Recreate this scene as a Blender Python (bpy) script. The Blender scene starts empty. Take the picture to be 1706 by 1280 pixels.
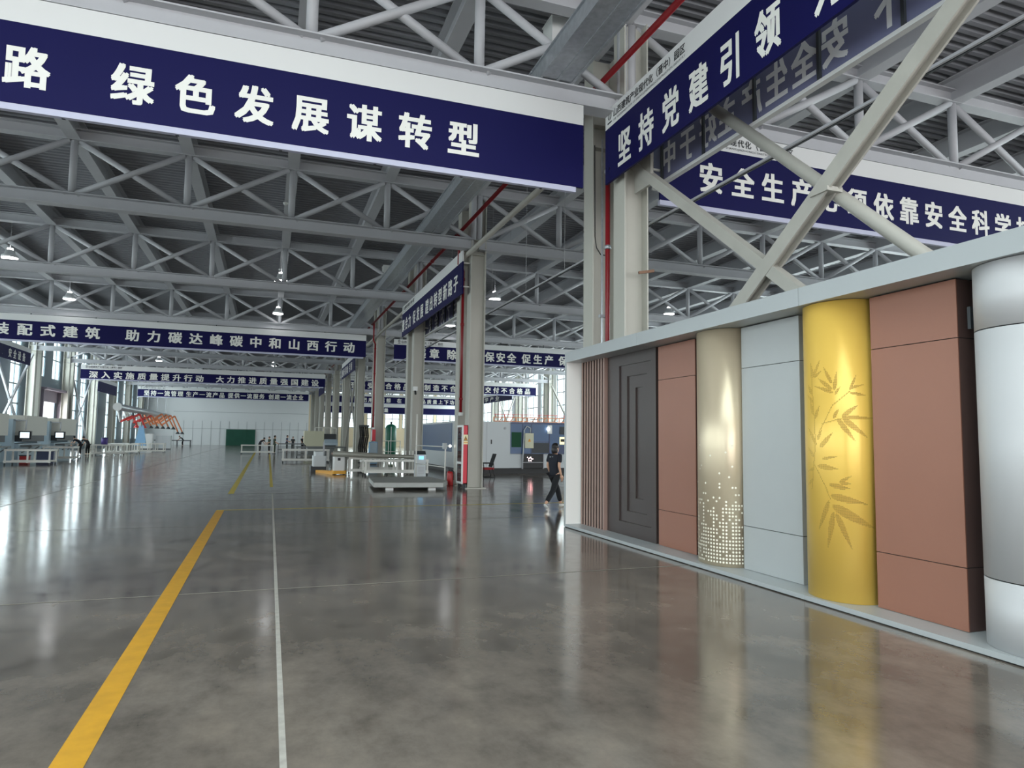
import bpy, math, random
from mathutils import Vector, Matrix

random.seed(7)
sc = bpy.context.scene
COL = sc.collection
R = math.radians

# ------------------------------------------------------------------ camera, sky, daylight, exposure
CAM_H = 1.69
cam_d = bpy.data.cameras.new('camera')
cam_d.sensor_width = 36.0
cam_d.lens = 1138.4 / 1706.0 * 36.0
cam_d.clip_start = 0.1
cam_d.clip_end = 500
cam = bpy.data.objects.new('camera', cam_d)
COL.objects.link(cam)


def cam_matrix(yaw, pitch, roll):
    cy, sy, cp, sp, cr, sr = math.cos(yaw), math.sin(yaw), math.cos(pitch), math.sin(pitch), math.cos(roll), math.sin(roll)
    fwd = Vector((sy * cp, cy * cp, sp))
    right = Vector((cy, -sy, 0))
    down = fwd.cross(right)
    r2 = cr * right + sr * down
    d2 = -sr * right + cr * down
    m = Matrix((r2, -d2, -fwd)).transposed().to_4x4()
    m.translation = (0, 0, CAM_H)
    return m


cam.matrix_world = cam_matrix(0.34221647, 0.07976711, -0.01333466)
sc.camera = cam

world = bpy.data.worlds.new('sky')
sc.world = world
world.use_nodes = True
wb = world.node_tree.nodes['Background']
wb.inputs[0].default_value = (0.95, 0.97, 1.0, 1)
wb.inputs[1].default_value = 1.7

sc.view_settings.view_transform = 'Standard'
sc.view_settings.look = 'None'
sc.view_settings.gamma = 1.0
sc.view_settings.use_curve_mapping = False
sc.view_settings.exposure = 0.62


def daylight(name, loc, rot, sx, sy, radiance, col=(1, 1, 1)):
    l = bpy.data.lights.new(name, 'AREA')
    l.shape = 'RECTANGLE'
    l.size, l.size_y = sx, sy
    l.energy = radiance * math.pi * sx * sy
    l.color = col
    o = bpy.data.objects.new(name, l)
    o.location = loc
    o.rotation_euler = rot
    COL.objects.link(o)


# daylight through the window strips of both long walls, the glazed ends and the roof light over the viewer
daylight('daylight_window_side', (-19.6, 20, 5.2), (0, R(-90), 0), 9.0, 66, 4.0, (1.0, 0.97, 0.98))
daylight('daylight_window_side_deep', (-19.6, 87, 5.2), (0, R(-90), 0), 9.0, 66, 7.0, (0.97, 0.97, 1.0))
daylight('daylight_far_side', (32.6, 20, 5.2), (0, R(90), 0), 9.0, 66, 3.0, (1.0, 0.97, 0.97))
daylight('daylight_far_side_deep', (32.6, 87, 5.2), (0, R(90), 0), 9.0, 66, 6.0, (1.0, 0.98, 0.98))
daylight('daylight_gate_end', (7, -15.2, 4.6), (R(90), 0, 0), 46, 8.0, 1.5, (1.0, 0.96, 0.94))
daylight('daylight_machine_hall_end', (19, 122.6, 5.6), (R(-90), 0, 0), 24, 7.0, 5.0, (1.0, 1.0, 1.0))
daylight('daylight_roof_light', (-3.0, -3.0, 11.6), (0, 0, 0), 18, 16, 2.0, (1.0, 0.97, 0.95))

# ------------------------------------------------------------------ materials


def lin(c):
    return tuple(((x / 255.0) / 12.92 if x / 255.0 <= 0.04045 else ((x / 255.0 + 0.055) / 1.055) ** 2.4) for x in c) + (1.0,)


def mat(name, rgb, rough=0.5, metal=0.0, var=0.0, scale=6.0, emit=0.0, spec=0.5, bump=0.0):
    m = bpy.data.materials.new(name)
    m.use_nodes = True
    nt = m.node_tree
    b = nt.nodes['Principled BSDF']
    c = lin(rgb)
    b.inputs['Base Color'].default_value = c
    b.inputs['Roughness'].default_value = rough
    b.inputs['Metallic'].default_value = metal
    b.inputs['Specular IOR Level'].default_value = spec
    if emit:
        b.inputs['Emission Color'].default_value = c
        b.inputs['Emission Strength'].default_value = emit
    if var or bump:
        tc = nt.nodes.new('ShaderNodeTexCoord')
        nz = nt.nodes.new('ShaderNodeTexNoise')
        nz.inputs['Scale'].default_value = scale
        nz.inputs['Detail'].default_value = 5
        nt.links.new(tc.outputs['Object'], nz.inputs['Vector'])
        if var:
            mx = nt.nodes.new('ShaderNodeMix')
            mx.data_type = 'RGBA'
            mx.inputs['A'].default_value = tuple(x * (1 - var) for x in c[:3]) + (1,)
            mx.inputs['B'].default_value = tuple(min(1, x * (1 + var)) for x in c[:3]) + (1,)
            nt.links.new(nz.outputs['Fac'], mx.inputs['Factor'])
            nt.links.new(mx.outputs['Result'], b.inputs['Base Color'])
        if bump:
            bp = nt.nodes.new('ShaderNodeBump')
            bp.inputs['Strength'].default_value = bump
            bp.inputs['Distance'].default_value = 0.01
            nt.links.new(nz.outputs['Fac'], bp.inputs['Height'])
            nt.links.new(bp.outputs['Normal'], b.inputs['Normal'])
    return m


def glass(name, tint=(0.9, 0.97, 0.97, 1), refl=0.10):
    m = bpy.data.materials.new(name)
    m.use_nodes = True
    nt = m.node_tree
    nt.nodes.clear()
    out = nt.nodes.new('ShaderNodeOutputMaterial')
    mix = nt.nodes.new('ShaderNodeMixShader')
    tr = nt.nodes.new('ShaderNodeBsdfTransparent')
    tr.inputs[0].default_value = tint
    gl = nt.nodes.new('ShaderNodeBsdfGlossy')
    gl.inputs['Roughness'].default_value = 0.03
    mix.inputs[0].default_value = refl
    nt.links.new(tr.outputs[0], mix.inputs[1])
    nt.links.new(gl.outputs[0], mix.inputs[2])
    nt.links.new(mix.outputs[0], out.inputs[0])
    return m


def concrete_floor():
    m = bpy.data.materials.new('polished_concrete')
    m.use_nodes = True
    nt = m.node_tree
    b = nt.nodes['Principled BSDF']
    tc = nt.nodes.new('ShaderNodeTexCoord')

    def noise(scale, detail, rough=0.6, stretch=None):
        n = nt.nodes.new('ShaderNodeTexNoise')
        n.inputs['Scale'].default_value = scale
        n.inputs['Detail'].default_value = detail
        n.inputs['Roughness'].default_value = rough
        if stretch:
            mp = nt.nodes.new('ShaderNodeMapping')
            mp.inputs['Scale'].default_value = stretch
            nt.links.new(tc.outputs['Object'], mp.inputs['Vector'])
            nt.links.new(mp.outputs['Vector'], n.inputs['Vector'])
        else:
            nt.links.new(tc.outputs['Object'], n.inputs['Vector'])
        return n

    def ramp(src, stops):
        r = nt.nodes.new('ShaderNodeValToRGB')
        e = r.color_ramp.elements
        e[0].position, e[0].color = stops[0]
        e[1].position, e[1].color = stops[-1]
        for p, c in stops[1:-1]:
            x = e.new(p)
            x.color = c
        nt.links.new(src, r.inputs['Fac'])
        return r

    big = noise(0.35, 4)
    fine = noise(2.2, 8, 0.7, (1, 0.7, 1))
    c1 = ramp(big.outputs['Fac'], [(0.3, lin((88, 81, 75))), (0.7, lin((126, 117, 108)))])
    c2 = ramp(fine.outputs['Fac'], [(0.28, (0.5, 0.5, 0.5, 1)), (0.5, (1, 1, 1, 1)), (0.72, (1.45, 1.42, 1.38, 1))])
    mx = nt.nodes.new('ShaderNodeMix')
    mx.data_type = 'RGBA'
    mx.blend_type = 'MULTIPLY'
    mx.inputs['Factor'].default_value = 0.85
    nt.links.new(c1.outputs['Color'], mx.inputs['A'])
    nt.links.new(c2.outputs['Color'], mx.inputs['B'])
    nt.links.new(mx.outputs['Result'], b.inputs['Base Color'])
    rr = ramp(fine.outputs['Fac'], [(0.3, (0.09, 0.09, 0.09, 1)), (0.75, (0.19, 0.19, 0.19, 1))])
    nt.links.new(rr.outputs['Color'], b.inputs['Roughness'])
    b.inputs['IOR'].default_value = 1.72
    wave = noise(0.9, 2, 0.5, (0.5, 2.2, 1))
    bp = nt.nodes.new('ShaderNodeBump')
    bp.inputs['Strength'].default_value = 0.07
    bp.inputs['Distance'].default_value = 0.02
    nt.links.new(wave.outputs['Fac'], bp.inputs['Height'])
    nt.links.new(bp.outputs['Normal'], b.inputs['Normal'])
    return m


def galvanised():
    m = mat('galvanised_steel', (176, 181, 186), 0.36, 0.5, 0.3, 9.0)
    return m


M = dict(
    floor=concrete_floor(),
    yellow_paint=mat('yellow_floor_paint', (200, 148, 40), 0.4, 0, 0.25, 7),
    yellow_worn=mat('worn_yellow_paint', (206, 184, 96), 0.7, 0, 0.25, 7, spec=0.2),
    seam=mat('pale_joint_filler', (166, 162, 155), 0.7, 0, 0.35, 12, spec=0.2),
    seam_faint=mat('faint_saw_joint', (150, 146, 138), 0.7, 0, 0.3, 12, spec=0.2),
    deck=mat('roof_deck_steel', (150, 152, 157), 0.55, 0.15, 0.08, 3),
    steel=mat('grey_painted_steel', (184, 185, 189), 0.5, 0, 0.06, 2),
    beam=mat('grey_roof_beam_paint', (190, 191, 195), 0.55, 0, 0.06, 2),
    column=mat('warm_grey_column_paint', (184, 183, 174), 0.5, 0, 0.05, 1.5),
    brace=mat('pale_brace_paint', (172, 170, 162), 0.5, 0, 0.12, 3),
    galv=galvanised(),
    red_pipe=mat('red_pipe_paint', (134, 22, 30), 0.4),
    banner_blue=mat('navy_banner_print', (17, 16, 72), 0.55, 0, 0.03, 1, spec=0.15),
    banner_white=mat('white_banner_strip', (222, 223, 222), 0.5),
    banner_back=mat('banner_reverse', (116, 119, 152), 0.6, 0, 0.08, 1),
    banner_ghost=mat('ghost_lettering', (238, 239, 242), 0.6),
    banner_trim=mat('banner_bottom_strip', (190, 192, 214), 0.5),
    letter=mat('white_lettering', (236, 236, 230), 0.5),
    ink=mat('dark_lettering', (46, 48, 52), 0.6),
    frame_grey=mat('pale_grey_aluminium', (176, 181, 183), 0.34, 0.15),
    frame_white=mat('white_aluminium', (248, 247, 243), 0.35),
    slat=mat('brown_slat', (160, 132, 122), 0.4, 0.1),
    slat_shade_board=mat('dark_slat_shade_and_board', (40, 36, 36), 0.7),  # back board colour, also painted shade on the slat sides
    door_dark=mat('dark_bronze_panel', (66, 56, 54), 0.36, 0.1, 0.04, 4),
    copper=mat('copper_brown_panel', (152, 104, 85), 0.36, 0.15, 0.04, 2),
    copper_edge=mat('panel_return_edge', (92, 72, 68), 0.5),
    champagne=mat('champagne_metal', (222, 206, 178), 0.32, 0.45),
    perforation=mat('pale_perforation', (250, 244, 226), 0.5),
    greypanel=mat('light_grey_panel', (176, 180, 181), 0.36, 0.1, 0.03, 3),
    gold=mat('golden_yellow_metal', (246, 204, 98), 0.28, 0.2),
    gold_dark=mat('gold_perforation', (158, 120, 46), 0.6),
    silver=mat('silver_white_metal', (200, 201, 203), 0.42, 0.08, spec=0.35),
    joint=mat('black_joint', (34, 34, 34), 0.7),
    lamp_shell=mat('lamp_shell', (214, 218, 220), 0.4),
    lamp_glow=mat('lamp_glow', (255, 255, 255), 0.4, emit=7),
    white_wall=mat('white_wall_panel', (226, 229, 230), 0.45),
    wall_grey=mat('dark_blue_grey_wall', (104, 118, 128), 0.5),
    cream_wall=mat('cream_wall', (224, 206, 172), 0.6),
    mullion=mat('window_mullion', (84, 98, 104), 0.5),
    glass=glass('window_glass'),
    cab_glass=glass('cabinet_glass', (0.62, 0.68, 0.70, 1), 0.18),
    green_sheet=mat('dark_green_tarpaulin', (22, 84, 66), 0.6, 0, 0.2, 1.2),
    mauve=mat('mauve_grey_sheet', (150, 138, 150), 0.5),
    red=mat('red_cabinet_paint', (214, 44, 62), 0.4),
    red_dark=mat('extinguisher_red', (176, 24, 28), 0.35),
    white=mat('white_paint', (226, 228, 226), 0.4),
    black=mat('black_plastic', (26, 27, 29), 0.5),
    dark=mat('dark_grey_metal', (58, 62, 66), 0.5),
    blue=mat('machine_blue', (58, 92, 134), 0.32),
    blue_dark=mat('machine_deep_blue', (38, 56, 98), 0.3),
    machine_white=mat('machine_pale_grey', (206, 212, 214), 0.38),
    brake_cream=mat('press_cream', (198, 196, 186), 0.45),
    brake_blue=mat('press_pale_blue', (168, 186, 196), 0.45),
    green_glass=mat('green_safety_glass', (24, 78, 52), 0.5, spec=0.2),
    spark=mat('weld_glow', (255, 214, 214), 0.5, emit=6),
    screen=mat('lit_screen', (214, 236, 250), 0.3, emit=1.1),
    screen_blue=mat('lit_blue_screen', (120, 190, 236), 0.3, emit=1.0),
    screen_yellow=mat('lit_cream_panel', (250, 232, 176), 0.4, emit=0.8),
    light_bulb=mat('lit_work_lamp', (255, 250, 235), 0.4, emit=8),
    table=mat('pale_table_steel', (234, 233, 226), 0.45),
    table_dark=mat('table_bed_steel', (120, 124, 124), 0.45, 0.4),
    plate=mat('lift_deck_steel', (156, 156, 150), 0.55, 0.0, 0.2, 5),
    plate_edge=mat('lift_edge_steel', (172, 174, 170), 0.5, 0.0, 0.1, 5),
    yellow_machine=mat('safety_yellow', (232, 166, 36), 0.45),
    sign_yellow=mat('sign_cream', (250, 240, 196), 0.5),
    sign_orange=mat('sign_amber', (232, 158, 40), 0.5),
    tank=mat('tank_green', (20, 108, 84), 0.35),
    orange=mat('orange_arm_paint', (216, 128, 84), 0.45),
    coral=mat('coral_red_paint', (214, 66, 62), 0.45),
    cream=mat('cream_cabinet', (214, 212, 184), 0.45),
    film=mat('grey_roll_wrap', (150, 148, 138), 0.4, 0.2),
    hose=mat('black_hose', (34, 32, 32), 0.6),
    skin=mat('skin', (214, 168, 140), 0.5),
    hair=mat('black_hair', (22, 19, 20), 0.45),
    navy=mat('dark_navy_cloth', (24, 28, 40), 0.8),
    trouser=mat('black_cloth', (22, 24, 29), 0.8),
    shoe=mat('white_shoe', (224, 224, 220), 0.5),
    olive=mat('olive_cloth', (62, 74, 60), 0.8),
    blue_cloth=mat('blue_cloth', (52, 60, 96), 0.8),
    rust=mat('rusty_fitting', (128, 96, 76), 0.7),
    seat_red=mat('red_seat_fabric', (150, 34, 40), 0.8),
    mesh_black=mat('black_mesh_fabric', (38, 40, 42), 0.8),
    tarp_blue=mat('pale_blue_tarp', (128, 176, 212), 0.6),
    purple=mat('purple_drum', (86, 70, 142), 0.5),
)

# ------------------------------------------------------------------ mesh builder


class MB:
    def __init__(self):
        self.v, self.f, self.m, self.s = [], [], [], []

    def add(self, vs, fs, m=0, smooth=False):
        o = len(self.v)
        self.v += [tuple(x) for x in vs]
        self.f += [tuple(i + o for i in f) for f in fs]
        self.m += [m] * len(fs)
        self.s += [smooth] * len(fs)

    def box(self, x0, x1, y0, y1, z0, z1, m=0):
        vs = [(x, y, z) for x in (x0, x1) for y in (y0, y1) for z in (z0, z1)]
        fs = [(0, 1, 3, 2), (4, 6, 7, 5), (0, 4, 5, 1), (2, 3, 7, 6), (0, 2, 6, 4), (1, 5, 7, 3)]
        self.add(vs, fs, m)

    def bevbox(self, x0, x1, y0, y1, z0, z1, b, m=0):
        """box with chamfered vertical edges"""
        p = [(x0 + b, y0), (x1 - b, y0), (x1, y0 + b), (x1, y1 - b), (x1 - b, y1), (x0 + b, y1), (x0, y1 - b), (x0, y0 + b)]
        self.prism(p, z0, z1, m)

    def prism(self, poly, z0, z1, m=0, smooth=False):
        n = len(poly)
        vs = [(x, y, z0) for x, y in poly] + [(x, y, z1) for x, y in poly]
        self.add(vs, [(i, (i + 1) % n, n + (i + 1) % n, n + i) for i in range(n)], m, smooth)
        o = len(self.v) - 2 * n
        self.f += [tuple(o + i for i in reversed(range(n))), tuple(o + n + i for i in range(n))]
        self.m += [m, m]
        self.s += [False, False]

    def extr(self, p, q, sec, up=(0, 0, 1), m=0, smooth=False):
        """extrude a closed 2D section (side, up) from p to q"""
        p, q = Vector(p), Vector(q)
        d = (q - p).normalized()
        u = Vector(up)
        if abs(d.dot(u)) > 0.99:
            u = Vector((0, 1, 0))
        s = d.cross(u).normalized()
        u = s.cross(d).normalized()
        n = len(sec)
        vs = [p + s * a + u * b for a, b in sec] + [q + s * a + u * b for a, b in sec]
        fs = [(i, (i + 1) % n, n + (i + 1) % n, n + i) for i in range(n)]
        self.add(vs, fs, m, smooth)
        o = len(self.v) - 2 * n
        self.f += [tuple(o + i for i in reversed(range(n))), tuple(o + n + i for i in range(n))]
        self.m += [m, m]
        self.s += [False, False]

    def bar(self, p, q, w, h, up=(0, 0, 1), m=0):
        self.extr(p, q, [(-w / 2, -h / 2), (w / 2, -h / 2), (w / 2, h / 2), (-w / 2, h / 2)], up, m)

    def ibar(self, p, q, w, h, tf=0.03, tw=0.02, up=(0, 0, 1), m=0):
        a, b, c = w / 2, h / 2, tw / 2
        self.extr(p, q, [(-a, -b), (a, -b), (a, -b + tf), (c, -b + tf), (c, b - tf), (a, b - tf), (a, b), (-a, b), (-a, b - tf), (-c, b - tf), (-c, -b + tf), (-a, -b + tf)], up, m)

    def channel(self, p, q, w, h, t=0.02, up=(0, 0, 1), m=0):
        a = w / 2
        self.extr(p, q, [(-a, -h / 2), (a, -h / 2), (a, h / 2), (a - t, h / 2), (a - t, -h / 2 + t), (-a + t, -h / 2 + t), (-a + t, h / 2), (-a, h / 2)], up, m)

    def tube(self, p, q, r, n=10, m=0, r2=None):
        p, q = Vector(p), Vector(q)
        d = (q - p).normalized()
        u = Vector((0, 0, 1)) if abs(d.z) < 0.95 else Vector((0, 1, 0))
        s = d.cross(u).normalized()
        u = s.cross(d)
        r2 = r if r2 is None else r2
        an = [2 * math.pi * i / n for i in range(n)]
        vs = [p + (s * math.cos(a) + u * math.sin(a)) * r for a in an] + [q + (s * math.cos(a) + u * math.sin(a)) * r2 for a in an]
        self.add(vs, [(i, (i + 1) % n, n + (i + 1) % n, n + i) for i in range(n)], m, True)
        o = len(self.v) - 2 * n
        self.f += [tuple(o + i for i in reversed(range(n))), tuple(o + n + i for i in range(n))]
        self.m += [m, m]
        self.s += [False, False]

    def path(self, pts, r, n=8, m=0):
        for a, b in zip(pts, pts[1:]):
            self.tube(a, b, r, n, m)

    def lathe(self, prof, c, n=20, m=0, smooth=True):
        cx, cy, cz = c
        vs = []
        for r, z in prof:
            vs += [(cx + r * math.cos(2 * math.pi * i / n), cy + r * math.sin(2 * math.pi * i / n), cz + z) for i in range(n)]
        fs = []
        for k in range(len(prof) - 1):
            fs += [(k * n + i, k * n + (i + 1) % n, (k + 1) * n + (i + 1) % n, (k + 1) * n + i) for i in range(n)]
        self.add(vs, fs, m, smooth)
        o = len(self.v) - n * len(prof)
        self.f += [tuple(o + i for i in reversed(range(n))), tuple(o + n * (len(prof) - 1) + i for i in range(n))]
        self.m += [m, m]
        self.s += [False, False]

    def ellipsoid(self, c, r, n=16, k=10, m=0, keep=None):
        cx, cy, cz = c
        vs = [(cx, cy, cz - r[2])]
        for j in range(1, k):
            t = -math.pi / 2 + math.pi * j / k
            for i in range(n):
                a = 2 * math.pi * i / n
                vs.append((cx + r[0] * math.cos(t) * math.cos(a), cy + r[1] * math.cos(t) * math.sin(a), cz + r[2] * math.sin(t)))
        vs.append((cx, cy, cz + r[2]))
        fs = [(0, 1 + (i + 1) % n, 1 + i) for i in range(n)]
        for j in range(k - 2):
            fs += [(1 + j * n + i, 1 + j * n + (i + 1) % n, 1 + (j + 1) * n + (i + 1) % n, 1 + (j + 1) * n + i) for i in range(n)]
        L = len(vs) - 1
        fs += [(L, 1 + (k - 2) * n + i, 1 + (k - 2) * n + (i + 1) % n) for i in range(n)]
        if keep:
            fs = [f for f in fs if keep(sum((Vector(vs[i]) for i in f), Vector()) / len(f))]
        self.add(vs, fs, m, True)

    def mesh(self, name, mats, origin=(0, 0, 0)):
        me = bpy.data.meshes.new(name)
        ox, oy, oz = origin
        me.from_pydata([(x - ox, y - oy, z - oz) for x, y, z in self.v], [], self.f)
        for mm in (mats if isinstance(mats, (list, tuple)) else [mats]):
            me.materials.append(mm)
        me.polygons.foreach_set('material_index', self.m)
        me.polygons.foreach_set('use_smooth', self.s)
        me.update()
        return me

    def build(self, name, mats, parent=None, origin=None, label=None):
        if origin is None:
            origin = tuple(parent.get('_o', (0, 0, 0))) if parent is not None else (0, 0, 0)
        o = bpy.data.objects.new(name, self.mesh(name, mats, origin))
        COL.objects.link(o)
        if parent is not None:
            o.parent = parent
        else:
            o.location = origin
        if label:
            o['label'] = label
        return o


def tag(o, label, cat, group=None, kind=None):
    if label:
        o['label'] = label
        o['category'] = cat
    if group:
        o['group'] = group
    if kind:
        o['kind'] = kind
    return o


def thing(name, label, cat, loc=(0, 0, 0), rz=0.0, group=None, local=False):
    """an Empty at the base of a thing; parts are given in world coordinates unless local"""
    o = bpy.data.objects.new(name, None)
    o.empty_display_size = 0.2
    COL.objects.link(o)
    o.location = loc
    o.rotation_euler = (0, 0, rz)
    o['_o'] = (0, 0, 0) if local else tuple(loc)
    return tag(o, label, cat, group)


def sub(part, name, mb, mats, label=None):
    """a piece of a part; built in the same coordinates as the part"""
    root = part.parent
    return mb.build(name, mats, part, tuple(root['_o']), label)


def copy_tree(o, parent=None):
    c = o.copy()
    COL.objects.link(c)
    if parent is not None:
        c.parent = parent
    for ch in o.children:
        copy_tree(ch, c)
    return c


def structure(name, mb, mats):
    o = mb.build(name, mats)
    o['kind'] = 'structure'
    return o


ORD = ['first', 'second', 'third', 'fourth', 'fifth', 'sixth', 'seventh', 'eighth', 'ninth', 'tenth', 'eleventh', 'twelfth']

# ------------------------------------------------------------------ lettering
_fc = bpy.data.curves.new('lettering_source', 'FONT')
_fc.resolution_u = 2
_fo = bpy.data.objects.new('lettering_source', _fc)
_glyphs = {}


def glyph(ch, bold):
    k = (ch, bold)
    if k not in _glyphs:
        if _fo.name not in COL.objects:
            COL.objects.link(_fo)
        _fc.body = ch
        _fc.offset = bold
        dg = bpy.context.evaluated_depsgraph_get()
        me = bpy.data.meshes.new_from_object(_fo.evaluated_get(dg), depsgraph=dg)
        vs = [(v.co.x, v.co.y) for v in me.vertices]
        fs = [tuple(p.vertices) for p in me.polygons]
        bpy.data.meshes.remove(me)
        _glyphs[k] = (vs, fs)
    return _glyphs[k]


def letters(mb, items, w, h, to3d, bold=0.034, m=0, mirror=False, nrm=(0, -1, 0)):
    """items: (character, centre u, centre v); the em box is w wide and h high; to3d maps (u, v) to a point"""
    for ch, u, v in items:
        s = -1 if mirror else 1
        vs, fs = glyph(ch, 0.0)
        # heavy weight: the strokes are thickened by overprinting
        N = Vector(nrm)
        o_, a_, b_ = Vector(to3d(0, 0)), Vector(to3d(1, 0)), Vector(to3d(0, 1))
        if (a_ - o_).cross(b_ - o_).dot(N) * w * s * h < 0:
            fs = [tuple(reversed(f_)) for f_ in fs]
        for i, (dx, dy) in enumerate(((-bold, -bold * 0.6), (bold, -bold * 0.6), (-bold, bold * 0.6), (bold, bold * 0.6)) if bold else ((0, 0),)):
            mb.add([Vector(to3d(u + s * (x + dx - 0.5) * w, v + (y + dy - 0.36) * h)) + N * (0.0012 * i) for x, y in vs], fs, m)


def latin(mb, text, u0, u1, v, h, to3d, m=0):
    """small latin line stretched from u0 to u1"""
    xs, x = [], 0.0
    for ch in text:
        if ch == ' ':
            x += 0.35
            continue
        vs, fs = glyph(ch, 0.0)
        xs.append((vs, fs, x))
        x += max(p[0] for p in vs) + 0.09
    k = (u1 - u0) / x
    for vs, fs, o in xs:
        mb.add([to3d(u0 + (o + a) * k, v + (b - 0.35) * h) for a, b in vs], fs, m)


STRIP = '山西建筑产业现代化（晋中）园区'
STRIP_EN = 'THE MODERNIZATION OF SHANXI(JINZHONG)CONSTRUCTION INDUSTRY'


def strip_text(mb, u0, du, v, to3d, nrm=(0, -1, 0)):
    """park emblem and name printed in black along the white strip; u grows by du"""
    s = 1 if du > 0 else -1

    def ring(uc, vc, ru, rv, t, a0, a1, n=14):
        pts = []
        for i in range(n + 1):
            a = a0 + (a1 - a0) * i / n
            pts.append((math.cos(a), math.sin(a)))
        for (c0, s0), (c1, s1) in zip(pts, pts[1:]):
            mb.add([to3d(uc + c0 * ru, vc + s0 * rv), to3d(uc + c1 * ru, vc + s1 * rv), to3d(uc + c1 * (ru - t), vc + s1 * (rv - t)), to3d(uc + c0 * (ru - t), vc + s0 * (rv - t))], [(0, 1, 2, 3)])

    uc = u0 + s * 0.12
    ring(uc, v + 0.04, 0.075, 0.09, 0.018, R(100), R(250))
    ring(uc, v + 0.04, 0.075, 0.09, 0.018, R(-70), R(80))
    for k in (-0.022, 0.022):
        mb.add([to3d(uc + k - 0.008, v - 0.05), to3d(uc + k + 0.008, v - 0.05), to3d(uc + k + 0.008, v + 0.15), to3d(uc + k - 0.008, v + 0.15)], [(0, 1, 2, 3)])
    mb.add([to3d(uc - 0.09, v - 0.115), to3d(uc + 0.09, v - 0.115), to3d(uc + 0.09, v - 0.085), to3d(uc - 0.09, v - 0.085)], [(0, 1, 2, 3)])
    n = len(STRIP)
    letters(mb, [(c, u0 + s * (0.34 + abs(du) * i), v + 0.02) for i, c in enumerate(STRIP)], 0.165 * s if s < 0 else 0.165, 0.175, to3d, 0.014, nrm=nrm)
    latin(mb, STRIP_EN, u0 + s * 0.26, u0 + s * (0.34 + abs(du) * (n - 0.5)), v - 0.115, 0.062, to3d)


# ------------------------------------------------------------------ setting: floor, roof, walls
f = MB()
f.box(-19.0, 31.6, -14.6, 122, -0.2, 0.0, 0)


def strip(x0, y0, x1, y1, w, m, z=0.0018):
    p, q = Vector((x0, y0, 0)), Vector((x1, y1, 0))
    d = (q - p).normalized()
    n = Vector((-d.y, d.x, 0)) * (w / 2)
    f.add([(p - n)[:2] + (z,), (q - n)[:2] + (z,), (q + n)[:2] + (z,), (p + n)[:2] + (z,)], [(0, 1, 2, 3)], m)


strip(-0.87, -6, -0.92, 16.75, 0.165, 1, 0.0024)
strip(-1.0, 16.80, 9.0, 16.95, 0.085, 2)
strip(-0.92, 21.4, -1.05, 74, 0.155, 2, 0.0024)
strip(0.20, 23.9, 0.28, 66, 0.10, 2, 0.0024)
strip(-1.0, 21.36, 6.0, 21.30, 0.045, 4)
strip(0.10, -8, 0.21, 21.3, 0.036, 3, 0.002)
for y, m in ((8.09, 4), (13.93, 4), (2.2, 4)):
    strip(-17, y, 6.0, y + 0.03, 0.022, m)
for y in (19.2, 25.2, 31.0, 37, 43, 49, 55, 61, 67, 73):
    strip(-17, y, 30, y, 0.03, 4)
for x in (-5.6, -11.2, 11.5, 17.5):
    strip(x, -8, x, 120, 0.03, 4)
structure('floor', f, [M['floor'], M['yellow_paint'], M['yellow_worn'], M['seam'], M['seam_faint']])

# corrugated roof deck, ribs run across the halls; a roof light is left open over the viewer
c = MB()
RL = (-12.0, 6.0, -11.0, 5.0)


def deck(x0, x1, y0, y1):
    per, hh, y = 0.27, 0.11, y0
    prof = []
    while y < y1 - 0.01:
        prof += [(y, 10.72), (y + 0.11, 10.72), (y + 0.14, 10.72 + hh), (y + 0.24, 10.72 + hh)]
        y += per
    vs = [(x0, a, b) for a, b in prof] + [(x1, a, b) for a, b in prof]
    n = len(prof)
    c.add(vs, [(i, n + i, n + i + 1, i + 1) for i in range(n - 1)])
    c.box(x0, x1, y0, y1, 10.85, 10.95)


deck(-19.0, 31.6, -14.6, RL[2])
deck(-19.0, RL[0], RL[2], RL[3])
deck(RL[1], 31.6, RL[2], RL[3])
deck(-19.0, 31.6, RL[3], 122)
structure('ceiling', c, M['deck'])
rl = MB()
for x in (-12.0, -7.5, -3.0, 1.5, 5.94):
    rl.box(x, x + 0.06, RL[2], RL[3], 10.72, 10.86)
for y in (-11.0, -5.7, -0.4, 4.94):
    rl.box(RL[0], RL[1], y, y + 0.06, 10.72, 10.86)
o = structure('window_200', rl, M['mullion'])
g = MB()
g.box(RL[0], RL[1], RL[2], RL[3], 10.79, 10.80)
g.build('pane', M['glass'], o, (0, 0, 0))

# window strips: (start, end, sill, head) along Y
left_wins = []
for k in range(-1, 12):
    b = 2.5 + 10.1 * k
    left_wins += [(b, b + 2.3), (b + 4.6, b + 6.9)]
left_wins = [w for w in left_wins if w[0] > -13 and w[1] < 120]
left_wins = [w for w in left_wins if not (52 < w[0] < 92)]
left_wins += [(55.9, 58.3), (60.6, 62.9), (66.6, 69.0), (71.1, 73.5), (77.6, 79.9), (81.2, 83.4), (87.0, 89.2)]
left_wins.sort()
DOOR_Y = (67.6, 72.7)


def window_wall(xa, xb, wins, name, y0, y1, sill, head, above, mats):
    w = MB()
    edges = [y0] + [e for a in wins for e in a] + [y1]
    for i in range(0, len(edges), 2):
        w.box(xa, xb, edges[i], edges[i + 1], 0, 10.9)
    for a, b in wins:
        s = above.get((a, b), sill)
        w.box(xa, xb, a, b, 0, s)
        w.box(xa, xb, a, b, head, 10.9)
    return structure(name, w, mats)


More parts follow.
